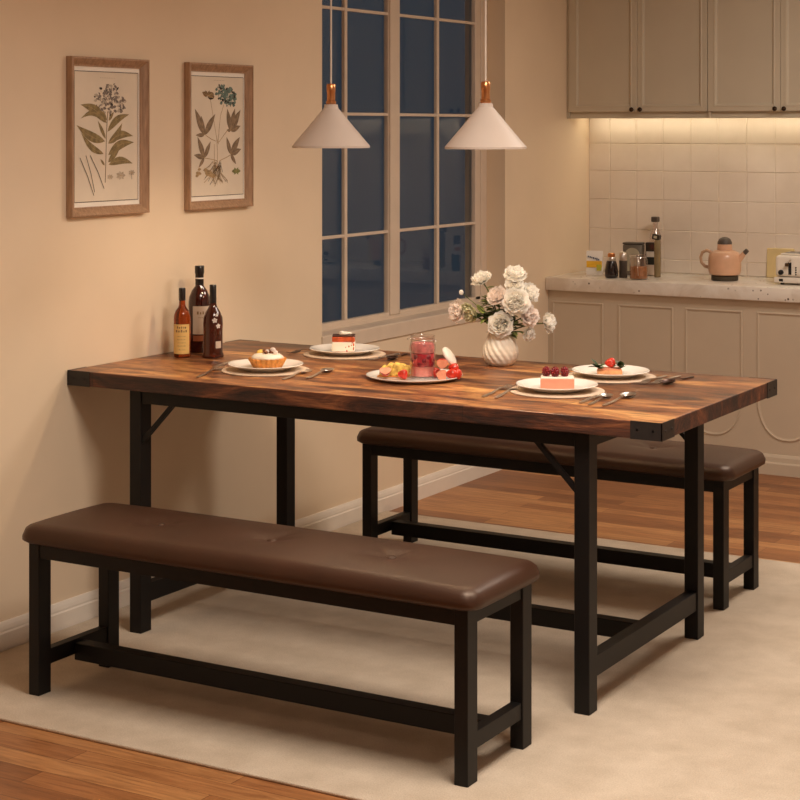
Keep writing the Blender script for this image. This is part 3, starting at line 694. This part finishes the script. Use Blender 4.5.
cutlery('knife', (1.594, 4.235), (1.575, 4.425), 'steel knife right of the pink cake plate', group='knives on the table')
cutlery('spoon', (1.624, 4.225), (1.612, 4.385), 'smaller steel spoon beside the knife, right of the pink cake', L=.19, group='spoons on the table')
cutlery('spoon', (1.662, 4.230), (1.656, 4.440), 'larger steel spoon nearest the right front corner of the table', group='spoons on the table')
cutlery('fork', (1.596, 4.835), (1.592, 4.630), 'steel fork right of the strawberry biscuit plate', group='forks on the table')
cutlery('fork', (1.632, 4.85), (1.622, 4.640), 'steel fork next to the dark spoon, right of the strawberry biscuit', group='forks on the table')
cutlery('spoon', (1.668, 4.86), (1.655, 4.655), 'dark spoon lying nearest the back right corner of the table', mat='darkspoon', group='spoons on the table')
cutlery('knife', (1.300, 4.835), (1.296, 4.650), 'steel knife left of the strawberry biscuit plate', group='knives on the table')

# desserts
t = thing('cream_tart', 'small fluted golden tart topped with cream and nuts', 'dessert', (.523, 4.350, PZ))
m = MB(); fl = lambda r, z, a: r*(1+.055*math.cos(20*a)*(0.3+z/.03)) if r > .03 else r
m.lathe([(.041, 0), (.043, .001), (.0545, .026), (.0535, .0285), (.048, .027), (0, .024)], 160, fn=fl); m.build('tart_crust', 'crust', t, 60)
m = MB(); m.lathe([(.049, .0265), (.047, .033), (.039, .039), (.026, .042), (.0, .043)], 40, fn=lambda r, z, a: r*(1+.03*math.sin(5*a+z*200))); m.build('cream_filling', 'cream', t, 180)
m = MB(); m.mi = 0
for k in range(7): m.ball((R.uniform(-.012, .024), R.uniform(-.018, .016), .044+R.uniform(0, .006)), R.uniform(.006, .0095), 10, (1.2, .8, .7))
m.build('nut_topping', 'nut', t, 180)
m = MB(); m.ball((-.026, .004, .042), .013, 14, (1.1, 1, .7)); m.build('custard_piece', 'sponge', t, 180)
m = MB(); m.ball((.018, .002, .053), .008, 12, (1.2, .9, .9)); m.ball((.032, -.004, .046), .007, 12); m.ball((.006, -.01, .049), .006, 12); m.build('cream_dollop', 'petalp', t, 180)

t = thing('cake_slice', 'layered slice with white base and orange-red glaze, near the window', 'dessert', (.525, 4.775, PZ), .5)
def wedge(mb, z0, z1, bev=.0015, sx=1):
    mb.box(-.036*sx, .036*sx, -.024*sx, .024*sx, z0, z1, bev)
m = MB(); wedge(m, 0, .003); m.build('biscuit_base', 'caramel', t); m = MB(); wedge(m, .003, .033, .002); m.build('white_layer', 'cream', t)
m = MB(); wedge(m, .0332, .050, .002); m.build('glaze_layer', 'caramel', t); m = MB(); wedge(m, .0502, .0545, .0015); m.build('dark_top', 'choc', t)
m = MB(); m.ball((.0, 0, .0585), .013, 14, (1.3, 1, .5)); m.ball((.016, .006, .058), .009, 12, (1.2, 1, .5)); m.ball((-.006, -.004, .063), .007, 12, (1.2, 1, .6)); m.build('cream_dollop', 'cream', t, 180)
m = MB()
for k in range(10): m.ball((R.uniform(.004, .034), -.024, R.uniform(.003, .034)), R.uniform(.0012, .0028), 7, (1, .5, 1.6))
m.build('glaze_drips', 'caramel', t, 180)

t = thing('mousse_cake', 'salmon-pink rectangular cake block with a cream top', 'dessert', (1.455, 4.390, PZ), .45)
m = MB(); m.box(-.046, .046, -.028, .028, 0, .030, .002); m.build('pink_block', 'pinkcake', t)
m = MB(); m.box(-.045, .045, -.027, .027, .0301, .034, .0015); m.build('cream_top', 'cream', t)
def raspberry(x, y, z, label, r=.0125, rot=0):
    m = MB(); rr = random.Random(int(x*9999))
    for i in range(6):
        ph = -PI/2+PI*(i+.5)/6; n = max(4, int(10*math.cos(ph)))
        for j in range(n):
            a = 2*PI*j/n+i*.4; m.ball((r*.82*math.cos(ph)*math.cos(a), r*.82*math.cos(ph)*math.sin(a), r*1.0*math.sin(ph)), r*.31, 8)
    o = m.build('raspberry', 'berry', None, 180); o.location = (x, y, z+r*1.05); o.rotation_euler = (rot, 0, 0); return tag(o, label, 'berry', 'raspberries on the pink cake')
cz = PZ+.0342; cs, sn = math.cos(.45), math.sin(.45)
for (u, v, lb) in ((-.030, .004, 'dark red raspberry at the left end of the pink cake'), (-.006, -.002, 'dark red raspberry in the middle of three on the pink cake'), (.020, .003, 'dark red raspberry at the right end of the pink cake')):
    raspberry(1.455+u*cs-v*sn, 4.390+u*sn+v*cs, cz, lb, .0115)

def berry_mesh(r, L, half=False):
    prof = [(0, 0), (r*.35, L*.06), (r*.72, L*.28), (r*.98, L*.58), (r*.95, L*.80), (r*.6, L*.95), (.0, L*.97)]
    m = MB()
    if half: m.lathe(prof, 14, a0=0, a1=PI)
    else: m.lathe(prof, 18)
    return m
def strawberry(loc, rot, label, r=.014, L=.030, half=False, group=None):
    o = berry_mesh(r, L, half).build('strawberry', 'straw', None, 60); o.location = loc; o.rotation_euler = rot; tag(o, label, 'strawberry', group)
    if half:
        m = MB(); pts = [(0, 0), (r*.72, L*.28), (r*.98, L*.58), (r*.95, L*.80), (r*.6, L*.95)]
        out = [(x, -.0003, z) for (x, z) in pts]+[(-x, -.0003, z) for (x, z) in pts[:0:-1]]
        V = [m.bm.verts.new(p) for p in out]; m.bm.faces.new(V)
        f2 = [m.bm.verts.new((p[0]*1, -.0012, p[2])) for p in out]; m.bm.faces.new(f2[::-1])
        for k in range(len(V)): j = (k+1) % len(V); m.bm.faces.new((V[k], V[j], f2[j], f2[k]))
        m.build('cut_face', 'strawin', o)
    return o
t = thing('biscuit_cake', 'small tan biscuit cake under a strawberry and green leaves', 'dessert', (1.463, 4.728, PZ), .45)
m = MB(); m.box(-.036, .036, -.024, .024, 0, .014, .003); m.build('biscuit_base', 'tan', t)
m = MB(); m.box(-.034, .034, -.022, .022, .0141, .0185, .002); m.build('red_glaze', 'pinkcake', t)
o = strawberry((1.450, 4.722, PZ+.0315), (0, PI/2-.1, .35), 'whole red strawberry on top of the tan biscuit cake', .0145, .032)
def leafmesh(m, base, d, L, wd, curl=.2, nrm=(0, 0, 1)):
    base, d = Vector(base), Vector(d).normalized(); n = Vector(nrm); sd = d.cross(n)
    if sd.length < .1: sd = d.orthogonal()
    sd.normalize(); n = sd.cross(d); rows = []
    for i in range(6):
        t_ = i/5; w_ = wd*math.sin(PI*min(.97, t_*.9+.08)); c = base+d*L*t_-n*curl*L*t_*t_
        rows.append([c-sd*w_+n*w_*.25, c-n*0, c+sd*w_+n*w_*.25])
    m.grid(rows)
for (x, y, lb, nn) in ((1.434, 4.708, 'dark green mint sprig on the left of the strawberry', 9), (1.494, 4.742, 'dark green mint sprig on the right of the strawberry', 6)):
    m = MB(); rr = random.Random(nn)
    for k in range(nn):
        a = rr.uniform(0, 2*PI); e = rr.uniform(.3, 1.2); leafmesh(m, (0, 0, 0), (math.cos(a)*math.cos(e), math.sin(a)*math.cos(e), math.sin(e)), rr.uniform(.024, .038), .010, .25)
    o = m.build('mint_sprig', 'leaf', None, 60); o.location = (x, y, PZ+.0185); tag(o, lb, 'herb')

# serving plate with jam jar
sp = MB(); sp.lathe([(.105, 0), (.112, .0), (.120, .003), (.136, .0085), (.1395, .0105), (.1395, .0122), (.136, .0125), (.120, .0075), (.112, .0058), (0, .0055)], 64)
o = sp.build('serving_plate', 'porcelain', None, 60); o.location = (.985, 4.425, TT); tag(o, 'wide flat white serving plate holding the jam jar, cake and strawberries', 'plate')
SZ = TT+.0058
j = thing('jam_jar', 'clear clip-top glass jar of red berry preserve, standing on the serving plate', 'jar', (1.020, 4.412, SZ))
m = MB(); m.lathe([(.032, 0), (.0355, .002), (.0365, .006), (.0365, .096), (.034, .104), (.032, .108), (.035, .112), (.035, .122), (.032, .123), (.031, .122), (.030, .110), (.0315, .103), (.0345, .095), (.0345, .006), (.0, .004)], 40, capb=True, capt=False); m.build('glass_body', 'glass', j, 50)
m = MB(); m.lathe([(.031, .0065), (.0340, .008), (.0340, .034), (0, .0345)], 32); m.build('yoghurt_layer', 'jampink', j, 50)
m = MB(); m.lathe([(.033, .035), (.0338, .037), (.0338, .070), (.033, .072), (0, .073)], 32, fn=lambda r, z, a: r*(1+.015*math.sin(6*a+z*300))); m.build('berry_layer', 'jam', j, 50)
m = MB(); m.lathe([(.033, .0735), (.0338, .075), (.0338, .095), (.031, .101), (0, .102)], 32, fn=lambda r, z, a: r*(1+.012*math.sin(5*a+z*200))); m.build('pink_top_layer', 'jamtop', j, 50)
m = MB()
for k in range(7): a = -2.2+k*.42; m.ball(((.0285*math.cos(a)), .0285*math.sin(a), .052+.012*math.sin(k*2.1)), .0085, 10)
m.build('dark_berries', 'jamdark', j, 180)
m = MB(); m.tube([(.0355*math.cos(2*PI*k/32), .0355*math.sin(2*PI*k/32), .110) for k in range(33)], .0014, 6)
for s_ in (-1, 1):
    m.tube([(s_*.035, -.002, .110), (s_*.045, -.006, .113), (s_*.047, -.007, .107)], .0015, 6)
m.tube([(-.0365, 0, .108), (-.039, -.006, .09), (-.038, -.012, .075)], .0011, 6)
m.build('wire_clip', 'chrome', j, 60)
lid = MB(); mm = Matrix.Translation((.064, .038, .060)) @ Matrix.Rotation(.18, 4, 'Z') @ Matrix.Rotation(math.radians(56), 4, 'Y')
lid.lathe([(0, -.003), (.026, -.003), (.030, -.001), (.031, .002), (.029, .006), (.022, .009), (0, .010)], 32, mm)
o = lid.build('jar_lid', 'wh', None, 50); o.location = (1.020, 4.412, SZ); tag(o, 'pale round jar lid leaning on the strawberries right of the jam jar', 'lid')
c = thing('pound_cake', 'yellow ridged cake piece on the serving plate, left of the jam jar', 'dessert', (.932, 4.400, SZ), .30)
m = MB()
for k in range(5):
    hh = (.026, .034, .036, .033, .027)[k]
    m.box(-.0095, .0095, -.027, .026, .001, hh, .0055, Matrix.Translation((-.034+.0165*k, 0, .003)) @ Matrix.Rotation(.30, 4, 'Y') @ Matrix.Rotation(.10, 4, 'Z'), 3)
m.build('sponge', 'sponge', c, 60)
m = MB(); m.box(-.045, .045, -.027, .027, -.0004, .0045, .002); m.build('browned_base', 'sponge2', c)
G = 'strawberries on the serving plate'
strawberry((.945, 4.328, SZ+.0135), (-1.05, 0, .55), 'strawberry half lying cut side up in front of the yellow cake', .017, .034, True, G)
strawberry((.972, 4.350, SZ+.0145), (0, PI/2, .35), 'red strawberry at the right front corner of the yellow cake', .0145, .030, False, G)
def by_jar(u, v): return 1.020+u*.8637+v*.504, 4.412+u*.504-v*.8637   # sideways and towards the bench from the jar
for (u, v, z, rx, rz, half, lb, r_) in ((.036, .042, .0165, 'h', .55, True, 'cut strawberry half standing in front of the heap, right of the jam jar', .016), (.064, .040, .016, PI/2, 2.15, False, 'red strawberry at the right front of the heap', .0155), (.082, .018, .0155, PI/2, 1.5, False, 'red strawberry at the right end of the heap', .015), (.056, .006, .016, PI/2, -1.2, False, 'red strawberry at the back of the heap, by the jam jar', .015)):
    x, y = by_jar(u, v); strawberry((x, y, SZ+z), (0, PI/2+.15, rz) if half else (rx, 0, rz), lb, r_, .032, half, G)
x, y = by_jar(.053, .036); strawberry((x, y, SZ+.030), (.30, .1, .55), 'cut strawberry half on top of the heap, pale face outward', .0165, .030, True, G)
x, y = by_jar(.073, .024); strawberry((x, y, SZ+.035), (PI/2+.25, 0, 2.3), 'red strawberry lying on top at the right of the heap', .0145, .030, False, G)

# ------------------------------------------------------------------ vase and peonies
VX, VY = 1.066, 4.812
v = thing('flower_vase', 'cream ceramic vase with swirled ribs, behind the serving plate', 'vase', (VX, VY, TT))
def swirl(r, z, a): return r*(1+.035*math.cos(16*a+z*210)*min(1, max(0, (z-.004)/.02))*min(1, max(0, (.112-z)/.03))) if r > .02 else r
prof = [(.030, 0), (.036, .001), (.045, .009), (.052, .022), (.0545, .036), (.0525, .052), (.0465, .070), (.039, .087), (.0335, .100), (.032, .110), (.034, .116)]
fine = []
for i in range(len(prof)-1):
    for k in range(4): u = k/4; fine.append((prof[i][0]*(1-u)+prof[i+1][0]*u, prof[i][1]*(1-u)+prof[i+1][1]*u))
fine.append(prof[-1]); inner = [(.031, .115), (.0285, .108), (.0285, .102), (.032, .092), (.040, .078), (.048, .058), (.049, .040), (.040, .012), (0, .008)]
m = MB(); m.lathe(fine+inner, 192, fn=lambda r, z, a: swirl(r, z, a)); m.build('vase_body', 'vase', v, 60)

RV = Vector((math.cos(.5282), math.sin(.5282), 0)); FV = Vector((math.sin(.5282), -math.cos(.5282), 0))  # right / towards the bench
def petal(m, rr, L, W, tilt, az, cup, base=(0, 0, 0)):
    n1, n2 = 5, 5; rows = []; ph = rr.uniform(0, 6)
    for i in range(n1+1):
        t_ = i/n1; wd = W*math.sin(PI*(.12+.62*t_))**.8*.55
        row = []
        for k in range(n2+1):
            s_ = k/n2*2-1
            x = s_*wd; up = cup*L*(1-math.cos(t_*1.5))*.7+cup*.5*wd*s_*s_; out = L*t_
            edge = t_**3*.10*L*math.sin(s_*7+ph)+t_**4*.05*L*math.sin(s_*15+ph*2)
            p = Vector((x, out*(1-.25*cup*t_), up+edge)); row.append(p)
        rows.append(row)
    mt = Matrix.Translation(base) @ Matrix.Rotation(az, 4, 'Z') @ Matrix.Rotation(tilt, 4, 'X')
    m.grid([[mt @ p for p in row] for row in rows])
def bloom_mesh(seed, r, full=1.0):
    rr = random.Random(seed); m = MB()
    for (n, tl, ln, cup) in ((9, .05, 1.0, .45), (9, .38, .95, .6), (9, .72, .82, .75), (8, 1.02, .66, .85), (6, 1.25, .5, .8)):
        for k in range(int(n*full)):
            m_t = tl+rr.uniform(-.14, .14); petal(m, rr, r*ln*rr.uniform(.9, 1.08), r*1.25*ln, m_t, 2*PI*k/int(n*full)+rr.uniform(-.2, .2)+tl, cup)
    return m
def flower(du, dv, dd, rpx, facing, label, mat='petal', full=1, core=True, leaves=2, seed=1, group='white peonies in the vase'):
    s_ = 1/326.0; neck = Vector((VX, VY, TT+.100)); head = Vector((VX, VY, TT))+RV*du*s_+FV*dd+Vector((0, 0, dv*s_)); r = rpx*s_
    t = thing('peony', label, 'flower', neck, 0, group); h = head-neck
    f = (RV*facing[0]+FV*facing[1]+Vector((0, 0, facing[2]))).normalized()
    q = Vector((0, 0, 1)).rotation_difference(f).to_matrix().to_4x4(); q = Matrix.Translation(h-f*r*.45) @ q
    m = bloom_mesh(seed, r, full); bmesh.ops.transform(m.bm, matrix=q, verts=m.bm.verts); m.build('bloom', mat, t, 180)
    if core:
        c = MB(); rr = random.Random(seed)
        for k in range(14): c.ball((rr.uniform(-1, 1)*r*.16, rr.uniform(-1, 1)*r*.16, r*.42+rr.uniform(0, .1)*r), r*.05, 6)
        bmesh.ops.transform(c.bm, matrix=q, verts=c.bm.verts); c.build('flower_heart', 'pcore', t, 180)
    hd = h-f*r*.45; root = Vector((R.uniform(-.012, .012), R.uniform(-.012, .012), -.06))
    pts = []
    for k in range(9):
        u = k/8; mid = Vector((0, 0, max(.02, hd.z*.55))) ; p = root*(1-u)**2+mid*2*u*(1-u)+hd*u*u; pts.append(p)
    c = MB(); c.tube(pts, .0021, 7); c.build('stem', 'stem', t, 180)
    c = MB(); rr = random.Random(seed+50)
    for k in range(5): a = 2*PI*k/5; leafmesh(c, (0, 0, -.002), (math.cos(a), math.sin(a), .35), r*.6, r*.2, -.3)
    bmesh.ops.transform(c.bm, matrix=q, verts=c.bm.verts)
    for k in range(leaves):
        p = pts[4+(k % 4)]; a = rr.uniform(0, 2*PI); leafmesh(c, p, (math.cos(a), math.sin(a), rr.uniform(-.2, .7)), rr.uniform(.032, .052), rr.uniform(.010, .014), rr.uniform(0, .35))
    c.build('leaves', 'leaf' if seed % 3 else 'leafl', t, 60)
FL = [(14.5, 91, .0, 12.5, (.1, .45, .9), 'topmost white peony of the bouquet', 'petal'),
 (13, 80, .025, 10, (0, .8, .5), 'white peony just below the topmost bloom', 'petal'),
 (-19.5, 86, -.01, 11.5, (-.4, .4, .8), 'white peony standing up at the upper left, before the window', 'petal'),
 (-4, 70, .028, 11.5, (-.3, .7, .7), 'blush peony left of the big central bloom', 'petalp'),
 (14.5, 64, .05, 14.5, (.05, 1, .25), 'largest white peony at the centre of the bouquet', 'petal'),
 (30, 73, .005, 11, (.6, .5, .5), 'white peony at the upper right of the bouquet', 'petal'),
 (29, 49.5, .032, 11.5, (.5, .8, .1), 'blush peony on the right below the white one', 'petalp'),
 (-1, 42, .050, 13, (-.1, 1, .25), 'white peony hanging in front of the vase neck', 'petal'),
 (-44, 54, .0, 12.5, (-.8, .5, .2), 'blush-white peony farthest left in the bouquet', 'petalp'),
 (-32.5, 52, .018, 11, (-.5, .5, -.3), 'greenish-white half-open peony beside the farthest left one', 'petalg'),
 (49, 42, .005, 10.5, (.8, .5, .1), 'white peony farthest right in the bouquet', 'petal'),
 (28.5, 31, .02, 7.5, (.5, .7, -.2), 'small white peony drooping low on the right', 'petal')]
for k, q in enumerate(FL): flower(*q, seed=k+1, leaves=4 if k in (2, 9, 3, 8, 10) else 3)
t = thing('peony_bud', 'tiny white bud on a thin stem at the far left of the bouquet', 'flower', (VX, VY, TT+.1))
h = RV*(-39/326)+Vector((0, 0, 72/326-.1)); m = MB(); m.ball(h, .0072, 12, (1, 1, 1.15)); m.build('bud', 'petal', t, 180)
m = MB(); m.tube([Vector((0, 0, -.05)), Vector((0, 0, .02)), h*.5+Vector((0, 0, .01)), h], .0013, 6); m.build('stem', 'stem', t, 180)
for (nm, base, lb, n, sp_) in (('foliage_sprig', RV*(-.052)+FV*.006+Vector((0, 0, .055)), 'leafy green sprig reaching left between the peonies', 26, .03), ('foliage_sprig', RV*(.02)+FV*.028+Vector((0, 0, .028)), 'dark leafy sprig under the central peonies', 22, .028), ('foliage_sprig', RV*(.085)+FV*.004+Vector((0, 0, .03)), 'leafy green sprig reaching right towards the last peony', 9, .022), ('foliage_sprig', RV*(-.03)-FV*.014+Vector((0, 0, .098)), 'leafy green sprig rising at the back left of the bouquet', 18, .028)):
    t = thing(nm, lb, 'foliage', (VX, VY, TT+.1)); m = MB(); m.tube([Vector((0, 0, -.05)), Vector((0, 0, .015)), base*.6+Vector((0, 0, .006)), base], .0017, 6); m.build('stem', 'stem', t, 180)
    m = MB(); rr = random.Random(n)
    for k in range(n):
        u = rr.uniform(.45, 1.05); p = Vector((0, 0, .01))*(1-u)+base*u; a = rr.uniform(0, 2*PI); leafmesh(m, p, (math.cos(a), math.sin(a), rr.uniform(-.3, .8)), rr.uniform(.9, 1.5)*sp_, rr.uniform(.008, .012), rr.uniform(-.1, .4))
    m.build('leaves', 'leafl' if n in (26, 9, 18) else 'leaf', t, 60)

# ------------------------------------------------------------------ worktop items
KZ = .7985
t = thing('seasoning_packet', 'white and yellow food packet at the left end of the worktop', 'packet', (.150, 7.575, KZ), .30)
m = MB(); rows = []
for (z, hw, d) in ((0, .036, .016), (.02, .038, .018), (.07, .037, .014), (.098, .038, .006), (.112, .038, .002)): rows.append([(-hw, -d, z), (0, -d*1.25, z), (hw, -d, z), (hw, d, z), (0, d*1.2, z), (-hw, d, z)])
V = m.grid(rows, closed_u=True); m.cap(V[0]); m.cap(V[-1], True); m.build('bag', 'pkt', t, 50)
def decal(pts, mat, name, par, y):
    m = MB(); V = [m.bm.verts.new((p[0], y(p[1]) if callable(y) else y, p[1])) for p in pts]; m.bm.faces.new(V); return m.build(name, mat, par)
yb_ = lambda z: -.0245+.0195*max(0, (z-.03)/.082)-.0015
m = MB(); rows = [[(-.036, -.0205+.004*max(0, (z-.05)/.05), z), (0, yb_(z)-.0005, z), (.036, -.0205+.004*max(0, (z-.05)/.05), z)] for z in (.036, .05, .062, .066)]
m.grid(rows); m.build('yellow_band', 'pkty', t)
m = MB(); xs_ = [-.030+.008*k for k in range(7)]
for k, x in enumerate(xs_):
    hgt = .012 if k in (5,) else (.009 if k % 2 else .0075); z = .086-.0022*k; y = yb_(z)-.0035
    m.box(x, x+.0052, y-.0006, y, z-hgt/2, z+hgt/2, 0)
m.build('blue_lettering', 'pktb', t)
m = MB(); m.box(.012, .034, -.0262, -.0256, .022, .05); m.build('lime_band', 'pktg', t)

t = thing('pepper_mill', 'black glass mill with a pale metal collar, beside the packet', 'mill', (.286, 7.455, KZ))
m = MB(); m.lathe([(.024, 0), (.028, .002), (.031, .014), (.030, .034), (.026, .06), (.0225, .075), (.021, .078)], 28); m.build('glass_body', 'pepper', t, 50)
m = MB(); m.lathe([(.018, .0785), (.019, .080), (.019, .094), (.017, .096)], 24); m.build('collar', 'chrome', t, 50)
m = MB(); m.lathe([(.015, .0962), (.017, .098), (.017, .110), (.012, .114), (0, .115)], 24); m.build('lid', 'copper', t, 50)
t = thing('steel_grinder', 'slim dark grinder with a bright steel top, beside the black mill', 'grinder', (.325, 7.50, KZ))
m = MB(); m.lathe([(.017, 0), (.0185, .002), (.0185, .078)], 24); m.build('body', 'slate', t, 50)
m = MB(); m.lathe([(.0185, .0785), (.019, .081), (.019, .106), (.015, .115), (.006, .118), (0, .118)], 24); m.build('top', 'chrome', t, 50)
t = thing('grey_canister', 'grey metal box canister with a pale arched panel, behind the spice jar', 'canister', (.310, 7.66, KZ), .15)
m = MB(); m.box(-.046, .046, -.028, .028, 0, .142, .005, seg=2); m.build('body', 'tin', t, 40)
m = MB(); m.box(-.047, .047, -.029, .029, .143, .152, .003); m.build('lid', 'slate', t, 40)
m = MB(); pts = [(-.036, .02), (.036, .02)]+[(.036*math.cos(a*PI/12), .092+.036*math.sin(a*PI/12)) for a in range(13)]
V = [m.bm.verts.new((p[0], -.0288, p[1])) for p in pts]; m.bm.faces.new(V); V2 = [m.bm.verts.new((p[0], -.0281, p[1])) for p in pts]
for k in range(len(V)): q = (k+1) % len(V); m.bm.faces.new((V[k], V[q], V2[q], V2[k]))
m.build('arched_panel', 'arch', t)
t = thing('spice_jar', 'clear glass jar half full of brown grains with wire clasp', 'jar', (.426, 7.44, KZ))
m = MB(); m.lathe([(.037, 0), (.040, .002), (.041, .008), (.041, .092), (.037, .100), (.036, .104), (.0345, .104), (.0355, .099), (.0395, .091), (.0395, .008), (0, .004)], 36, capt=False); m.build('glass_body', 'glass', t, 50)
m = MB(); m.lathe([(.036, .0055), (.0388, .008), (.0388, .058), (0, .060)], 32); m.build('grains', 'grains', t, 50)
m = MB(); m.lathe([(.037, .1045), (.038, .107), (.036, .113), (0, .116)], 32); m.build('glass_lid', 'glass', t, 50)
m = MB(); m.tube([(.0375*math.cos(2*PI*k/28), .0375*math.sin(2*PI*k/28), .103) for k in range(29)], .0013, 6)
m.tube([(.012, -.039, .103), (.014, -.044, .09), (.014, -.0435, .05), (.016, -.0435, .02)], .0012, 6); m.tube([(-.03, -.026, .103), (-.031, -.03, .109), (-.02, -.04, .110), (.005, -.041, .109)], .002, 6); m.build('wire_clasp', 'chrome', t, 60)
t = thing('spice_box', 'dark printed box with a small pale label, between canister and tall bottle', 'box', (.394, 7.685, KZ), .2)
m = MB(); m.box(-.030, .030, -.02, .02, 0, .153, .001); m.build('carton', 'boxd', t)
m = MB(); m.box(-.029, .029, -.0206, -.0201, .002, .050); m.build('cream_band', 'boxw', t)
m = MB(); m.box(-.029, .029, -.0206, -.0201, .051, .094); m.build('green_black_band', 'boxr', t)
m = MB(); m.box(-.026, .022, -.0212, -.0206, .086, .112); m.build('pale_label', 'pkt', t)
m = MB(); rr = random.Random(4)
for k in range(11):
    a = k*2.4; r = .0016*k; m.lathe([(.006, 0), (.006, .0006), (0, .0008)], 9, Matrix.Translation((.004+r*math.cos(a), -.0201, .134+r*math.sin(a)*.7)) @ Matrix.Rotation(PI/2, 4, 'X'))
m.build('blossom_print', 'boxp', t)
t = thing('clear_bottle', 'tall clear glass bottle with a square dark cap, against the tiles', 'bottle', (.371, 7.775, KZ))
m = MB(); m.lathe([(.024, 0), (.027, .002), (.027, .17), (.024, .19), (.014, .212), (.012, .22), (.012, .243), (.0105, .243), (.0105, .22), (.0125, .211), (.0225, .189), (.0255, .17), (.0255, .006), (0, .004)], 30, capt=False); m.build('glass_body', 'glass', t, 50)
m = MB(); m.box(-.016, .016, -.016, .016, .2435, .268, .003); m.build('cap', 'slate', t)
t = thing('oil_dispenser', 'slim olive-grey dispenser with a tilted square dark spout cap', 'bottle', (.452, 7.60, KZ))
m = MB(); m.lathe([(.012, 0), (.0145, .002), (.0155, .03), (.0155, .15), (.013, .165), (.010, .172)], 24); m.build('body', 'oil', t, 50)
m = MB(); m.box(-.018, .018, -.014, .014, -.012, .012, .003, Matrix.Translation((-.004, 0, .184)) @ Matrix.Rotation(.16, 4, 'Y')); m.build('spout_cap', 'oilcap', t)
m = MB(); m.box(-.009, .007, -.0145, -.0138, -.006, .006, 0, Matrix.Translation((-.004, 0, .184)) @ Matrix.Rotation(.16, 4, 'Y')); m.build('cap_window', 'arch', t)

t = thing('kettle', 'peach terracotta kettle with rounded handle and grey domed lid', 'kettle', (.775, 7.60, KZ))
m = MB(); m.lathe([(.056, 0), (.060, .002), (.060, .020), (.057, .023)], 40); m.build('base_ring', 'kring', t, 40)
m = MB(); m.lathe([(.058, .0235), (.068, .028), (.0735, .045), (.0735, .095), (.071, .112), (.062, .126), (.046, .134), (.034, .137)], 48); m.build('body', 'kettle', t, 40)
m = MB(); m.lathe([(.034, .1375), (.033, .150), (.032, .162)], 36); m.build('lid', 'kettle', t, 50)
m = MB(); m.lathe([(.0325, .1625), (.032, .172), (.025, .186), (.012, .193), (0, .1945)], 32); m.build('lid_knob', 'slate', t, 50)
m = MB(); m.tube([(-.060, 0, .122), (-.085, 0, .132), (-.106, 0, .122), (-.114, 0, .100), (-.110, 0, .076), (-.094, 0, .060), (-.068, 0, .054)], [.008, .0075, .007, .007, .007, .0075, .008], 12); m.build('handle', 'kettleh', t, 180)
m = MB(); m.tube([(.058, 0, .088), (.076, 0, .106), (.094, 0, .128)], [.018, .013, .010], 14); m.build('spout', 'kettle', t, 60)
m = MB(); m.tube([(.092, 0, .125), (.106, 0, .139)], [.0105, .0095], 14); m.build('spout_tip', 'slate', t, 60)

m = MB(); m.box(-.065, .065, -.004, .004, 0, .135, .003, Matrix.Rotation(-.07, 4, 'X')); o = m.build('cutting_board', 'board'); o.location = (.955, 7.834, KZ+.0004); tag(o, 'pale yellowish board leaning on the tiles between kettle and toaster', 'board')

t = thing('toaster', 'cream four-slot toaster cut by the right edge of the photo', 'toaster', (1.188, 7.60, KZ))
TW = .155; Dp = .095
for sx in (-1, 1):
    for sy in (-1, 1):
        m = MB(); m.lathe([(.008, 0), (.010, .006), (.010, .0075)], 12, Matrix.Translation((sx*(TW-.03), sy*(Dp-.03), 0))); m.build('foot', 'slot', t)
m = MB(); m.box(-TW, TW, -Dp, Dp, .0075, .033, .006, seg=2); m.build('base', 'toaster', t, 40)
m = MB(); m.box(-TW+.004, TW-.004, -Dp+.004, Dp-.004, .035, .128, .016, seg=4); m.build('body', 'toaster', t, 40)
m = MB(); m.box(-TW+.022, TW-.022, -Dp+.022, Dp-.022, .127, .136, .004); m.build('top_plate', 'toaster', t, 40)
for k in range(2):
    for sy in (-.035, .035):
        m = MB(); xx = -.066+.132*k; m.box(xx-.054, xx+.054, sy-.013, sy+.013, .1355, .1368); m.build('slot', 'slot', t)
yF = -Dp+.003
for xx in (-.083, .064):
    m = MB(); m.box(xx-.0065, xx+.0065, yF-.0012, yF+.001, .045, .098); m.build('lever_track', 'slot', t)
    m = MB(); m.box(xx-.018, xx-.002, yF-.018, yF-.001, .082, .096, .003); m.build('lever', 'bronze', t)
    m = MB(); m.tube([(xx-.002, yF-.006, .098), (xx+.006, yF-.006, .112)], [.005, .003], 10); m.build('lever_tip', 'chrome', t, 60)
for xx in (-.122, .130):
    m = MB(); m.lathe([(.011, 0), (.011, .010), (.009, .012), (0, .012)], 20, Matrix.Translation((xx, yF+.0005, .054)) @ Matrix.Rotation(PI/2, 4, 'X')); m.build('dial', 'slot', t, 40)
for xx in (-.056, -.014):
    for k in range(4):
        m = MB(); m.lathe([(.0032, 0), (.0032, .003), (0, .0035)], 10, Matrix.Translation((xx, yF+.0005, .046+.010*k)) @ Matrix.Rotation(PI/2, 4, 'X')); m.build('button', 'slot', t, 40)
m = MB(); m.box(-.131, -.113, -Dp-.0005, -Dp+.002, .014, .026); m.build('badge', 'slot', t)
